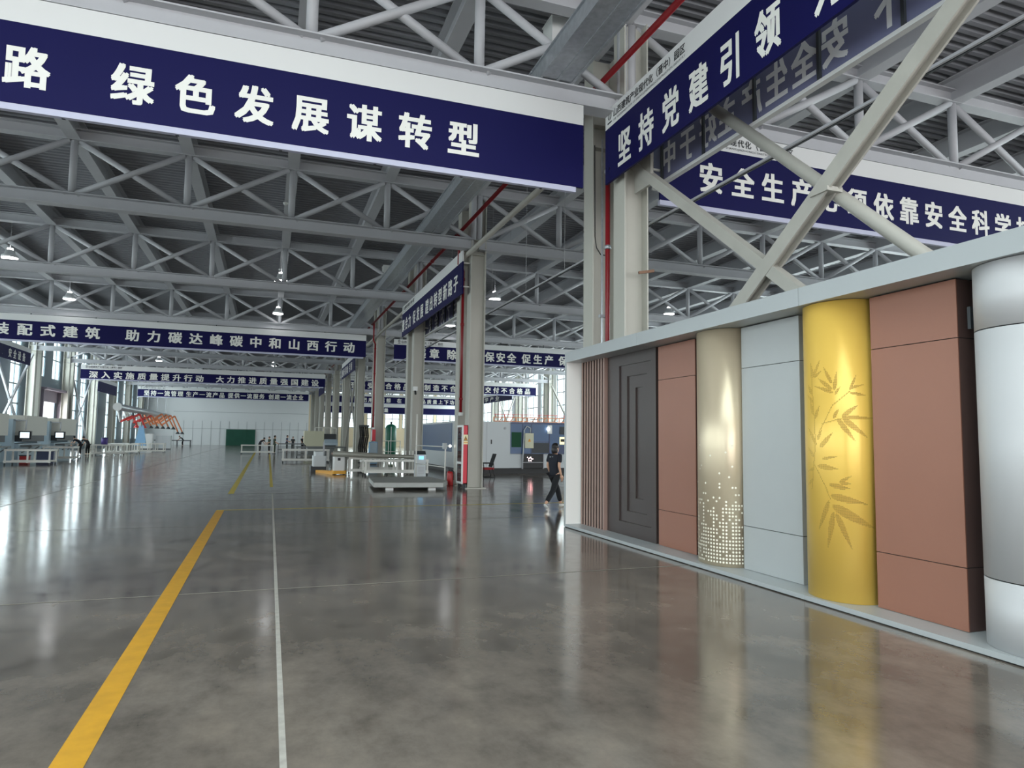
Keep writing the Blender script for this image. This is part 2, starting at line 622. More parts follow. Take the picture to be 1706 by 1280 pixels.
high = {(66.6, 69.0): 6.45, (71.1, 73.5): 6.45}
lw = MB()
edges = [-14.6] + [e for a in left_wins for e in a] + [122]
for i in range(0, len(edges), 2):
    a, b = edges[i], edges[i + 1]
    if a >= 69.0 and b <= 71.1:      # pier over the door
        lw.box(-18.45, -18.3, a, b, 4.45, 10.9)
    else:
        lw.box(-18.45, -18.3, a, b, 0, 10.9)
for a, b in left_wins:
    s = high.get((a, b), 0.9)
    if s > 1:
        d0, d1 = 68.3, 72.4
        lw.box(-18.45, -18.3, a, b, 4.45, s)
        if a < d0:
            lw.box(-18.45, -18.3, a, d0, 0, 4.45)
        if b > d1:
            lw.box(-18.45, -18.3, d1, b, 0, 4.45)
    else:
        lw.box(-18.45, -18.3, a, b, 0, s)
    lw.box(-18.45, -18.3, a, b, 9.9, 10.9)
structure('wall_left', lw, M['wall_grey'])


def window(idx, xa, a, b, s, h):
    fr = MB()
    for t in (a, (a + b) / 2 - 0.03, b - 0.06):
        fr.box(xa - 0.04, xa + 0.04, t, t + 0.06, s, h)
    z = s
    while z < h + 0.01:
        fr.box(xa - 0.035, xa + 0.035, a, b, z - 0.05, z + 0.05)
        z += (h - s) / max(1, round((h - s) / 1.5))
    o = structure('window_%d' % idx, fr, M['mullion'])
    g = MB()
    g.box(xa - 0.01, xa + 0.01, a + 0.02, b - 0.02, s, h)
    g.build('pane', M['glass'], o, (0, 0, 0))
    return o


wi = 1
for a, b in left_wins:
    window(wi, -18.38, a, b, high.get((a, b), 0.9), 9.9)
    wi += 1

right_wins = [(-11 + 4.7 * k, -11 + 4.7 * k + 3.6) for k in range(28)]
right_wins = [w for w in right_wins if w[1] < 121]
window_wall(31.3, 31.55, right_wins, 'wall_right', -14.6, 122, 2.6, 10.0, {}, M['white_wall'])
for a, b in right_wins:
    window(wi, 31.42, a, b, 2.6, 10.0)
    wi += 1

# white panelled end wall of the long hall, with joints
e = MB()
e.box(-18.3, 6.55, 121.0, 121.3, 0, 10.9)
structure('wall_end', e, M['white_wall'])
j = MB()
for z in (2.65, 5.35, 8.0):
    j.box(-14.2, 6.4, 120.95, 121.0, z - 0.03, z + 0.03)
x = -14.0
while x < 6.5:
    j.box(x - 0.025, x + 0.025, 120.94, 121.0, 0, 3.9)
    x += 1.35
structure('trim_1', j, M['frame_grey'])
gd = MB()
gd.box(-6.3, -1.85, 120.75, 120.93, 0, 2.6)
for k in range(9):
    gd.box(-6.3 + k * 0.5, -6.3 + k * 0.5 + 0.06, 120.70, 120.76, 0.02, 2.58)
structure('door_2', gd, M['green_sheet'])
# dark side bay between the window wall and the white panels
# machine hall end wall with a glazed upper half
e = MB()
e.box(6.55, 31.3, 121.0, 121.3, 0, 3.2)
e.box(6.55, 31.3, 121.0, 121.3, 9.6, 10.9)
for k in range(9):
    xx = 6.55 + k * 3.09
    e.box(xx, xx + 0.5 if k < 8 else 31.3, 121.0, 121.3, 3.2, 9.6)
structure('wall_machine_hall_end', e, M['cream_wall'])
for k in range(8):
    xa = 6.55 + k * 3.09 + 0.5
    xb = 6.55 + (k + 1) * 3.09
    fr = MB()
    for t in (xa, (xa + xb) / 2 - 0.05, xb - 0.1):
        fr.box(t, t + 0.1, 121.05, 121.2, 3.2, 9.6)
    for z in (3.2, 4.8, 6.4, 8.0, 9.5):
        fr.box(xa, xb, 121.05, 121.2, z, z + 0.1)
    o = structure('window_%d' % wi, fr, M['mullion'])
    wi += 1
    g = MB()
    g.box(xa, xb, 121.1, 121.13, 3.2, 9.6)
    g.build('pane', M['glass'], o, (0, 0, 0))
# gate end behind the viewer
e = MB()
e.box(-19.0, 31.6, -14.6, -14.35, 9.0, 10.9)
for xx in (-19.0, -9.5, -1.5, 6.3, 14.5, 22.5, 31.2):
    e.box(xx, xx + 0.6, -14.6, -14.35, 0, 9.0)
structure('wall_gate_end', e, M['wall_grey'])

# vestibule and lit doorway in the window wall
d = MB()
d.box(-18.3, -17.75, 67.0, 67.2, 0, 5.3)
d.box(-18.3, -17.75, 73.2, 73.4, 0, 5.3)
d.box(-18.3, -17.5, 66.8, 73.6, 5.3, 5.5)
d.box(-18.29, -18.2, 68.0, 72.6, 4.35, 5.3)
structure('door_1', d, M['mauve'])

# ------------------------------------------------------------------ columns
COL_Y = [11.5, 22.2, 31.8, 43.5, 53.0, 62.8, 72.6, 82.5, 92.3, 102.0, 111.8]
TR_Y = [11.75, 22.25, 31.95, 43.7, 53.2, 63.0, 72.85, 82.7, 92.5, 102.2, 112.0]


def make_column(first):
    t = thing('steel_column', 'x', 'column', local=True)
    s = MB()
    # H section: flanges face +-X, web between
    s.box(-0.265, -0.235, -0.22, 0.22, 0, 10.05)
    s.box(0.235, 0.265, -0.22, 0.22, 0, 10.05)
    s.box(-0.235, 0.235, -0.012, 0.012, 0, 10.05)
    s.build('shaft', M['column'], t)
    b = MB()
    b.box(-0.36, 0.36, -0.32, 0.32, 0, 0.03)
    b.build('base_plate', M['column'], t)
    s = MB()
    for z in (8.0, 8.5):
        s.box(-0.235, 0.235, -0.2, 0.2, z, z + 0.02)
    s.build('stiffener', M['column'], t)
    return t


proto = make_column(True)
used = False
hints = {0: 'rising behind the display wall', 1: 'with the red cabinet', 2: 'behind the long white roller table', 3: 'with the red box high on it', 4: 'past the green tank', 5: 'at the far end of the braced bay'}
for row, X, ys in (('middle', 6.635, COL_Y), ('window-side', -17.6, COL_Y[3:]), ('far machine-hall', 30.7, COL_Y[3:])):
    for i, y in enumerate(ys):
        for leg, dy in (('front', 0.22), ('rear', 1.6)):
            o = copy_tree(proto) if used else proto
            used = True
            o.location = (X, y + dy, 0)
            if row == 'middle':
                h = hints.get(i, 'deep in the hall')
                o['label'] = '%s leg of the %s grey double column of the middle row, %s' % (leg, ORD[i], h)
                o['group'] = 'columns of the middle row'
            elif row == 'window-side':
                o['label'] = '%s leg of the %s grey double column along the window wall' % (leg, ORD[i])
                o['group'] = 'columns along the window wall'
            else:
                o['label'] = '%s leg of the %s grey double column along the far glazed wall of the machine hall' % (leg, ORD[i])
                o['group'] = 'columns along the machine hall wall'

# ------------------------------------------------------------------ roof trusses
ZB0, ZB1, ZT0, ZT1 = 8.15, 8.52, 10.08, 10.42


def make_truss():
    t = thing('roof_truss', 'x', 'roof truss', local=True)
    L = 24.0
    m_ = MB()
    m_.ibar((0, 0, (ZB0 + ZB1) / 2), (L, 0, (ZB0 + ZB1) / 2), 0.36, ZB1 - ZB0, 0.03, 0.03)
    m_.build('bottom_chord', M['steel'], t)
    m_ = MB()
    m_.ibar((0, 0, (ZT0 + ZT1) / 2), (L, 0, (ZT0 + ZT1) / 2), 0.30, ZT1 - ZT0, 0.03, 0.03)
    m_.build('top_chord', M['steel'], t)
    for k in range(9):
        m_ = MB()
        m_.tube((3 * k, 0, ZB1), (3 * k, 0, ZT0), 0.10, 12)
        m_.build('post', M['steel'], t)
    for k in range(8):
        for s in (0, 1):
            m_ = MB()
            a, b = (ZT0, ZB1) if s == 0 else (ZB1, ZT0)
            y = -0.03 if s else 0.03
            m_.tube((3 * k + 0.12, y, a), (3 * k + 2.88, y, b), 0.085, 12)
            m_.build('diagonal', M['steel'], t)
    return t


proto = make_truss()
used = False
carry = {0: 'over the large green development banner', 1: 'with no banner, past the first banner', 2: 'crossing the hall at the third column', 3: 'over the carbon peak banner', 4: 'just beyond the carbon peak banner',
         5: 'halfway between the two far banners', 6: 'over the quality drive banner', 7: 'just beyond the quality drive banner', 8: 'before the last banner', 9: 'over the last banner', 10: 'last before the white end wall'}
carry_m = {0: 'over the work safety banner', 1: 'above the blue laser machine', 2: 'next beyond the laser machine', 3: 'over the violations banner', 4: 'just beyond the violations banner',
           5: 'two bays before the no rejects banner', 6: 'over the no rejects banner', 7: 'just beyond the no rejects banner', 8: 'fourth from the glazed end', 9: 'over the product quality banner', 10: 'beside the glazed end wall'}
for hall, X0, cr in (('long hall', -17.55, carry), ('machine hall', 6.65, carry_m)):
    for i, y in enumerate(TR_Y):
        o = copy_tree(proto) if used else proto
        used = True
        o.location = (X0, y, 0)
        o['label'] = '%s grey steel roof truss of the %s, %s' % (ORD[i], hall, cr[i])
        o['group'] = 'roof trusses of the ' + hall

# long roof beams that sit on the trusses
for hall, X0, where in (('long hall', -17.55, 'window wall'), ('machine hall', 6.65, 'middle columns')):
    for k in range(0, 9):
        if hall == 'machine hall' and k == 0:
            continue
        xx = X0 + 3 * k
        m_ = MB()
        m_.ibar((xx, -14, 10.40), (xx, 121, 10.40), 0.34, 0.62, 0.03, 0.03)
        o = m_.build('roof_beam', M['beam'], None, (xx, 0, 10.09))
        tag(o, '%s long grey roof beam under the ribbed deck of the %s, counted from the %s' % (ORD[k], hall, where), 'roof beam', 'roof beams of the ' + hall)

# ------------------------------------------------------------------ services: cable tray, pipes, boxes
t = thing('cable_tray', 'large galvanised cable tray running along the middle columns above the truss chords', 'cable tray', (4.95, 50, 8.54))
m_ = MB()
m_.box(4.62, 5.28, -12, 112, 8.54, 8.57)
m_.box(4.62, 4.65, -12, 112, 8.57, 8.84)
m_.box(5.25, 5.28, -12, 112, 8.57, 8.84)
for a in (4.60, 4.94, 5.24):
    m_.box(a, a + 0.05, -12, 112, 8.52, 8.54)
m_.build('tray', M['galv'], t)
m_ = MB()
y = -12
while y < 112:
    m_.box(4.58, 5.32, y, y + 2.96, 8.84, 8.86)
    y += 3.0
m_.build('cover', M['galv'], t)
m_ = MB()
m_.tube((4.66, -12, 8.91), (4.66, 112, 8.91), 0.045, 8)
m_.tube((4.74, -12, 8.89), (4.74, 112, 8.89), 0.03, 8)
m_.build('conduit', M['galv'], t)

t = thing('red_sprinkler_pipe', 'long red sprinkler pipe running along the hall beside the cable tray', 'pipe', (6.1, 50, 8.9))
m_ = MB()
m_.tube((6.1, -4, 8.9), (6.1, 111, 8.9), 0.062, 12)
m_.build('main', M['red_pipe'], t)
for y in (4, 12.9, 17, 22.9, 27, 33, 38.5, 44.7):
    m_ = MB()
    m_.tube((6.1, y, 8.9), (6.1, y + 0.12, 8.9), 0.078, 12)
    m_.build('coupling', M['red_pipe'], t)
for y, z0, lab in ((12.35, 0.1, 'red riser pipe between the legs of the double column behind the display wall'), (22.85, 2.45, 'red riser pipe coming down to the fire cabinet'), (43.3, 2.15, 'red riser pipe coming down to the red box past the roller table')):
    xx = 6.45 if y < 20 else 6.27
    if y > 40:
        xx = 6.22
    t = thing('riser_pipe', lab, 'pipe', (xx, y, z0), group='red riser pipes')
    m_ = MB()
    m_.path([(xx, y, z0), (xx, y, 7.55), (6.1, y, 7.75), (6.1, y, 8.838)] if y > 20 else [(xx, y, z0), (xx, y, 8.6), (6.1, y, 8.84)], 0.05, 10)
    m_.build('pipe', M['red_pipe'], t)
    m_ = MB()
    m_.tube((xx, y, z0), (xx, y, z0 + 0.12), 0.085, 12)
    m_.build('valve', M['white'], t)
    for z in (3.0, 5.6, 7.2):
        m_ = MB()
        m_.tube((xx, y, z), (xx, y, z + 0.08), 0.07, 10)
        m_.build('clamp', M['galv'] if y < 20 else M['red_pipe'], t)

for lab, p in (('white sheet metal box above the first banner beside the cable tray', (5.42, 12.6, 9.75)), ('white sheet metal box on the cable tray past the third truss', (5.2, 32.7, 9.30))):
    t = thing('junction_box', lab, 'box', p, group='white boxes beside the cable tray')
    m_ = MB()
    m_.box(p[0] - 0.25, p[0] + 0.25, p[1] - 0.25, p[1] + 0.25, 8.864, p[2] + 0.6)
    m_.build('housing', M['white'], t)
    m_ = MB()
    m_.box(p[0] - 0.27, p[0] + 0.27, p[1] - 0.27, p[1] + 0.27, p[2] + 0.6, p[2] + 0.62)
    m_.build('lid', M['white'], t)

t = thing('busbar_trunking', 'thin dark busbar rail hung along the machine hall, passing just under the work safety banner', 'busbar', (7.55, 40, 6.30))
for dx in (-0.03, 0.03):
    m_ = MB()
    m_.box(7.55 + dx - 0.018, 7.55 + dx + 0.018, 1, 60, 6.29, 6.33)
    m_.build('rail', M['dark'] if dx > 0 else M['steel'], t)
for i, y in enumerate((14, 17, 20, 23.5, 26.5, 29.5, 33.0, 36)):
    m_ = MB()
    m_.tube((7.55, y, 6.33), (7.55, y, 10.80), 0.007, 6)
    m_.build('hanger_rod', M['steel'], t)

m_ = MB()
m_.tube((6.28, 13.6, 8.02), (6.28, 64, 8.02), 0.085, 12)
tag(m_.build('tie_pipe', M['brace'], None, (6.28, 13.6, 8.02)), 'pale round tie pipe running from column to column along the middle row', 'pipe')

t = thing('wall_conduit', 'thin black cable looping down the rear leg of the first double column', 'cable', (6.4, 12.85, 3.4))
m_ = MB()
pts = [(6.39, 12.84, 8.0), (6.40, 12.83, 6.0), (6.42, 12.80, 5.75), (6.50, 12.76, 5.6), (6.60, 12.72, 5.58)]
m_.path(pts, 0.012, 6)
m_.build('cable', M['black'], t)
t = thing('grey_conduit', 'thin grey conduit beside the red riser on the first double column', 'conduit', (6.40, 12.5, 3.4))
m_ = MB()
m_.tube((6.40, 12.5, 0.05), (6.40, 12.5, 8.0), 0.022, 8)
m_.build('pipe', M['galv'], t)
m_ = MB()
m_.box(6.34, 6.5, 12.46, 12.54, 4.2, 4.26)
m_.build('clip', M['galv'], t)
m_ = MB()
m_.bar((6.6, 11.36, 4.9), (6.9, 11.30, 4.95), 0.05, 0.05)
tag(m_.build('pipe_bracket', M['rust'], None, (6.6, 11.36, 4.9)), 'small rusty steel bracket on the first double column above the display wall', 'bracket')
t = thing('camera_box', 'small white security camera on the third double column of the middle row', 'security camera', (6.45, 31.6, 3.9))
m_ = MB()
m_.box(6.37, 6.55, 31.55, 31.75, 3.86, 4.06)
m_.build('housing', M['white'], t)
m_ = MB()
m_.tube((6.45, 31.6, 3.86), (6.45, 31.5, 3.70), 0.05, 10)
m_.build('lens', M['black'], t)

# ------------------------------------------------------------------ braces
t = thing('column_brace', 'pale channel brace sloping down from the first column behind the display wall', 'brace', (6.6, 11.4, 7.0), group='braces behind the display wall')
m_ = MB()
m_.channel((6.62, 11.62, 7.16), (6.62, 2.4, -0.04), 0.17, 0.16, 0.02, (1, 0, 0))
m_.build('channel', M['brace'], t)
m_ = MB()
m_.box(6.59, 6.65, 10.9, 11.5, 6.5, 7.3)
m_.build('gusset', M['brace'], t)
t = thing('column_brace', 'wide galvanised brace sloping up behind the display wall towards the top corner', 'brace', (6.6, 10.9, 1.9), group='braces behind the display wall')
m_ = MB()
m_.ibar((6.62, 11.3, 1.62), (6.62, 1.2, 8.88), 0.22, 0.18, 0.03, 0.06, (1, 0, 0))
m_.build('beam', M['brace'], t)
m_ = MB()
m_.box(6.5, 6.75, 6.55, 6.85, 4.86, 4.92)
m_.build('cleat', M['brace'], t)
t = thing('column_brace', 'pale round pipe brace crossing in front of the work safety banner', 'brace', (6.8, 6.7, 5.0), group='braces behind the display wall')
m_ = MB()
m_.tube((6.80, 9.6, 7.55), (6.80, 3.6, 2.05), 0.088, 14)
m_.build('pipe', M['brace'], t)


def xbrace(X, ya, yb, lab, grp):
    t = thing('cross_brace', lab, 'brace', (X, ya, 0), group=grp)
    for a, b in ((0.4, 7.8), (7.8, 0.4)):
        m_ = MB()
        m_.bar((X + (0.06 if a < 1 else -0.06), ya, a), (X + (0.06 if a < 1 else -0.06), yb, b), 0.2, 0.12, (1, 0, 0))
        m_.build('diagonal', M['brace'] if X > 0 else M['steel'], t)


xbrace(6.63, 54.7, 62.8, 'crossed steel braces between the fifth and sixth columns of the middle row', 'crossed braces')
xbrace(-17.6, 54.7, 62.8, 'crossed steel braces on the window wall before the lit doorway', 'crossed braces')
xbrace(-17.6, 74.4, 82.5, 'crossed steel braces on the window wall past the lit doorway', 'crossed braces')
xbrace(30.7, 64.5, 72.6, 'crossed steel braces by the far glazed wall above the laser machine', 'crossed braces')
xbrace(30.7, 84.2, 92.3, 'crossed steel braces by the glazed wall deep in the machine hall', 'crossed braces')

# ------------------------------------------------------------------ banners


def banner_x(y, x0, x1, zb, zm, zt, label, texts, size, zc, strip_u=None):
    """a banner across a hall, facing the viewer: texts = [(string, centre of first, pitch)]"""
    t = thing('banner', label, 'banner', ((x0 + x1) / 2, y, zb), group='banners across the halls')
    m_ = MB()
    m_.box(x0, x1, y, y + 0.05, zb, zm)
    m_.build('printed_field', M['banner_blue'], t)
    m_ = MB()
    m_.box(x0, x1, y, y + 0.05, zm, zt)
    m_.build('white_strip', M['banner_white'], t)
    m_ = MB()
    m_.box(x0 - 0.0, x1 - 0.15, y + 0.005, y + 0.09, zb - 0.10, zb)
    m_.build('bottom_rail', M['banner_trim'], t)
    xx = x0 + 1.0
    while xx < x1:
        m_ = MB()
        m_.box(xx, xx + 0.05, y + 0.055, y + 0.11, zb - 0.1, 8.15 if zt > 7 else zt)
        m_.build('frame_post', M['dark'], t)
        xx += 1.55 if y < 40 else 3.1
    m_ = MB()
    off = 0.004 + y * 0.0002
    for s, u0, p in texts:
        letters(m_, [(ch, u0 + p * i, zc) for i, ch in enumerate(s) if ch != ' '], size[0], size[1], lambda u, v: (u, y - off, v))
    m_.build('lettering', M['letter'], t)
    if strip_u is not None:
        m_ = MB()
        strip_text(m_, strip_u, 0.185, (zm + zt) / 2, lambda u, v: (u, y - off, v))
        m_.build('strip_lettering', M['ink'], t)
    return t


def banner_y(x, y0, y1, zb, zm, zt, label, texts, size, zc, strip_u=None, back=None, face=-1, arms=(), grp='banners along the columns'):
    """a banner along a column row; face -1 shows its front towards -X"""
    t = thing('banner', label, 'banner', (x, (y0 + y1) / 2, zb), group=grp)
    a, b = (x, x + 0.05)
    m_ = MB()
    m_.box(a, b, y0, y1, zb, zm, 0)
    if back is not None:
        m_.f = m_.f
    m_.build('printed_field', M['banner_blue'] if back is None else M['banner_back'], t)
    m_ = MB()
    m_.box(a, b, y0, y1, zm, zt)
    m_.build('white_strip', M['banner_white'], t)
    if back is not None:
        m_ = MB()
        m_.box(a - 0.05, b, y0, y1, zb - 0.06, zb)
        m_.build('bottom_rail', M['banner_white'], t)
    off = 0.004 + y0 * 0.0002
    xf = a - off if face < 0 else b + off
    m_ = MB()
    for s, u0, p in texts:
        letters(m_, [(ch, u0 + p * i, zc) for i, ch in enumerate(s) if ch != ' '], (-size[0] if face < 0 else size[0]) * (-1 if back else 1), size[1], lambda u, v: (xf, u, v), nrm=(face, 0, 0))
    m_.build('lettering', M['letter'] if back is None else M['banner_ghost'], t)
    if back is not None:
        yy = y0 + 0.6
        while yy < y1:
            m_ = MB()
            m_.box(a - 0.045, a - 0.005, yy, yy + 0.05, zb, zt)
            m_.build('frame_post', M['dark'], t)
            yy += 1.35
    for yc, xc in arms:
        for z in (zb + 0.25, zt - 0.42):
            m_ = MB()
            m_.box(min(a, xc), max(b, xc), yc - 0.02, yc + 0.02, z, z + 0.04)
            m_.build('fixing_arm', M['table'], t)
    if strip_u is not None:
        m_ = MB()
        strip_text(m_, strip_u, -0.165 if face < 0 else 0.165, (zm + zt) / 2, lambda u, v: (xf, u, v), (face, 0, 0))
        m_.build('strip_lettering', M['ink'], t)
    return t


banner_x(11.58, -16.5, 5.52, 6.50, 7.74, 8.14, 'huge navy banner with white characters on the first truss, the largest in the hall', [('路', -3.56, 1), ('绿色发展谋转型', -2.17, 0.884)], (0.60, 0.66), 7.06)
banner_x(43.45, -16.5, 5.66, 6.68, 7.72, 8.08, 'navy banner about assembled buildings and carbon peak across the long hall', [('装配式建筑', -13.66, 1.07), ('助力碳达峰碳中和山西行动', -7.41, 1.093)], (0.72, 0.68), 7.23)
banner_x(72.6, -16.45, 5.42, 6.72, 7.58, 8.02, 'navy banner about the quality drive, with its full slogan showing, far down the long hall', [('深入实施质量提升行动', -15.4, 1.0), ('大力推进质量强国建设', -4.57, 0.998)], (0.74, 0.68), 7.09, -16.1)
banner_x(101.9, -16.45, 5.38, 6.66, 7.60, 7.96, 'last navy banner of the long hall, hung in front of the white end wall', [('坚持一流管理', -15.3, 0.81), ('生产一流产品', -10.22, 0.83), ('提供一流服务', -4.95, 0.81), ('创建一流企业', 0.33, 0.80)], (0.70, 0.74), 7.1, -16.1)
k = 11.58 / 21.9
banner_x(11.58, 7.22, 30.2, 6.50, 7.74, 8.14, 'navy work safety banner behind the steel braces above the display wall', [('安全生产必须依靠安全科学技', 15.944 * k, 0.782)], (0.60, 0.66), 7.10, 7.55)
banner_x(43.4, 7.42, 30.2, 6.67, 7.60, 7.95, 'navy violations banner over the blue machine, partly hidden by the columns', [('违章', 9.17, 0.89), ('除', 11.22, 0.8), ('保安全', 13.84, 0.78), ('促生产', 16.47, 0.84), ('保', 19.2, 0.8)], (0.66, 0.68), 7.12, 7.62)
banner_x(72.6, 7.42, 28.8, 6.62, 7.52, 7.95, 'navy no rejects banner, second one deep in the machine hall', [('不接受不合格品', 8.2, 0.94), ('不制造不合格品', 15.2, 0.95), ('不交付不合格品', 22.1, 0.94)], (0.70, 0.70), 7.05, 7.7)
banner_x(101.9, 7.42, 28.8, 6.66, 7.6, 7.96, 'navy product quality banner, third one deep in the machine hall', [('把用户思想', 13.3, 0.88), ('在', 18.43, 0.9), ('产品质量上下功', 21.2, 0.89)], (0.68, 0.70), 7.08)
banner_x(111.75, 7.42, 30.0, 5.5, 6.5, 7.2, 'dull purple banner hung low by the glazed end of the machine hall', [('质量', 17.1, 1.0)], (0.7, 0.7), 6.0)

banner_y(6.17, 1.2, 11.92, 6.77, 7.88, 8.27, 'long navy banner running overhead from the first column above the display wall', [('坚持党建引领', 11.14, -0.79), ('力', 6.1, 1)], (0.52, 0.72), 7.24, 11.85, arms=((11.75, 6.37),))
banner_y(6.08, 22.3, 33.4, 6.62, 7.74, 8.12, 'navy banner fixed between the second and third columns, ending in new road', [('聚合力', 33.0, -0.78), ('促发展', 30.4, -0.82), ('蹚出转型新路子', 27.75, -0.77)], (0.62, 0.64), 7.12, 33.2, arms=((22.42, 6.37), (33.3, 6.37)))
banner_y(6.08, 53.1, 62.5, 6.75, 7.74, 8.12, 'small looking navy banner along the fifth column bay of the middle row', [('创新', 61.6, -1.2), ('驱动', 58.9, -1.1), ('引领', 56.2, -1.2)], (0.9, 0.72), 7.22, arms=((53.2, 6.37), (54.6, 6.37)))
banner_y(6.08, 82.6, 91.8, 6.75, 7.74, 8.12, 'tiny looking navy banner along the eighth column bay of the middle row', [], (0.9, 0.72), 7.22, arms=((82.7, 6.37), (84.1, 6.37)))
banner_y(7.10, 1.2, 11.62, 6.74, 7.75, 8.15, 'grey back of a translucent banner with ghosted mirrored characters above the display wall', [('中于好', 11.06, -0.62), ('主', 9.3, -0.7), ('产生全安', 8.67, -0.57), ('下', 6.1, 1)], (0.50, 0.66), 7.16, None, True, arms=((11.4, 6.9),))
banner_y(7.10, 23.9, 33.3, 6.66, 7.65, 8.05, 'grey back of a banner seen between the second and third columns', [('安全为了生产', 31.5, -1.15)], (0.7, 0.7), 7.0, None, True, arms=((23.95, 6.9), (32.0, 6.9)))
banner_y(-17.05, 52.0, 60.4, 6.68, 7.62, 7.95, 'navy banner along the window wall near the white press brakes', [('质量', 52.9, 0.75), ('安全设备', 56.0, 0.95)], (0.62, 0.66), 7.15, None, None, 1, ((53.2, -17.33), (54.6, -17.33)))
banner_y(-17.05, 82.7, 91.9, 6.1, 7.2, 7.6, 'dull navy banner along the window wall above the fume arms', [], (0.62, 0.66), 7.15, None, None, 1, ((82.8, -17.33), (84.1, -17.33)))
banner_y(29.2, 82.0, 110.0, 6.66, 7.5, 7.85, 'purple banner along the far glazed wall of the machine hall', [('工业进展', 106.5, -2.6), ('科学产业', 95.0, -2.4)], (1.7, 0.66), 7.08, arms=((82.8, 30.43), (92.5, 30.43)))

# ------------------------------------------------------------------ high bay lamps


def make_lamp():
    t = thing('high_bay_lamp', 'x', 'lamp', local=True)
    m_ = MB()
    m_.lathe([(0.10, 0.34), (0.17, 0.30), (0.20, 0.16), (0.30, 0.10), (0.30, 0.0), (0.285, 0.0)], (0, 0, 0), 24)
    m_.build('reflector', M['lamp_shell'], t)
    m_ = MB()
    m_.lathe([(0.0, 0.005), (0.30, 0.005), (0.295, -0.03), (0.2, -0.055), (0.0, -0.06)], (0, 0, 0), 24)
    m_.build('diffuser', M['lamp_glow'], t)
    m_ = MB()
    m_.lathe([(0.0, 0.22), (0.11, 0.24), (0.11, 0.30), (0.0, 0.31)], (0, 0, 0.1), 16)
    m_.build('driver_ring', M['lamp_glow'], t)
    m_ = MB()
    m_.tube((0, 0, 0.33), (0, 0, 1.83), 0.012, 8)
    m_.build('hanger', M['steel'], t)
    return t


proto = make_lamp()
used = False
rows = {-10.5: 'row nearest the window wall', 0.33: 'middle row of the long hall', 11.0: 'row past the middle columns', 21.6: 'row beyond the display wall'}
for xx, w in rows.items():
    for i, y in enumerate((33.75, 43.0 if xx < 20 else 54.0, 76.0, 86.0)):
        o = copy_tree(proto) if used else proto
        used = True
        o.location = (xx, y, 9.0)
        o['label'] = '%s lit high bay lamp down the hall in the %s' % (ORD[i], w.replace('nearest', 'along'))
        o['group'] = 'lit high bay lamps'

# small unlit detectors under the roof
for lab, p in (('small white smoke detector under the roof past the first banner', (0.30, 25.5, 10.05)), ('small white smoke detector under the roof past the third truss', (0.30, 36.0, 10.05)), ('small white detector under the machine hall roof', (9.3, 26.5, 9.5))):
    t = thing('smoke_detector', lab, 'smoke detector', p, group='smoke detectors')
    m_ = MB()
    m_.lathe([(0.0, -0.05), (0.06, -0.04), (0.09, 0.0), (0.09, 0.04)], p, 14)
    m_.build('sensor', M['white'], t)
    m_ = MB()
    m_.tube((p[0], p[1], p[2] + 0.03), (p[0], p[1], 10.1 if p[2] > 10 else 10.72), 0.015, 6)
    m_.build('stem', M['steel'], t)

# ------------------------------------------------------------------ the display wall
XF, XP = 5.49, 5.85
t = thing('display_wall', 'long grey framed display wall of metal cladding samples in many colours', 'display wall', (5.75, 7.2, 0))
m_ = MB()
for a, b in ((2.0, 5.98), (5.986, 9.52), (9.526, 12.31)):
    m_.box(XF, 6.1, a, b, 3.2, 3.40)
m_.build('top_fascia', M['frame_grey'], t)
m_ = MB()
for a, b in ((2.0, 5.98), (5.986, 9.52), (9.526, 12.31)):
    m_.box(XF, 6.1, a, b, 0.012, 0.06)
m_.box(XF + 0.02, 6.08, 2.02, 12.29, 0.0, 0.012, 1)
m_.build('plinth', [M['frame_grey'], M['joint']], t)
m_ = MB()
m_.box(XF, 6.1, 12.25, 12.31, 0.06, 3.2, 0)
m_.box(XF + 0.012, 6.05, 12.244, 12.25, 0.06, 3.2, 1)
m_.build('end_panel', [M['frame_grey'], M['frame_white']], t)
m_ = MB()
m_.box(6.03, 6.1, 2.0, 12.25, 0.06, 3.2)
m_.build('back_board', M['slat_shade_board'], t)
m_ = MB()
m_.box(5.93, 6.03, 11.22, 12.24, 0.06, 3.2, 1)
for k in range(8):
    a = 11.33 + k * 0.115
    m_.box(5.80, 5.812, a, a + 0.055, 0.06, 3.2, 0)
    m_.box(5.812, 5.93, a + 0.002, a + 0.053, 0.06, 3.2, 1)  # slat sides coloured dark to stand in for shade between slats
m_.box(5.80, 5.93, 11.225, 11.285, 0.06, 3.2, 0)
m_.build('slat_panel', [M['slat'], M['slat_shade_board']], t, label='brown vertical slat panel')
m_ = MB()
rects = [(9.55, 11.20, 0.06, 3.2), (9.70, 10.77, 0.29, 3.00), (9.87, 10.53, 0.48, 2.80), (10.03, 10.28, 0.71, 2.59)]
for k, (a, b, z0, z1) in enumerate(rects):
    x0 = 5.86 + 0.024 * k
    if k < 3:
        a2, b2, z2, z3 = rects[k + 1]
        m_.box(x0, 6.03, a, a2, z0, z1)
        m_.box(x0, 6.03, b2, b, z0, z1)
        m_.box(x0, 6.03, a2, b2, z0, z2)
        m_.box(x0, 6.03, a2, b2, z3, z1)
    else:
        m_.box(x0, 6.03, a, b, z0, z1)
m_.build('door_panel', M['door_dark'], t, label='dark bronze panel with nested rectangular recesses')


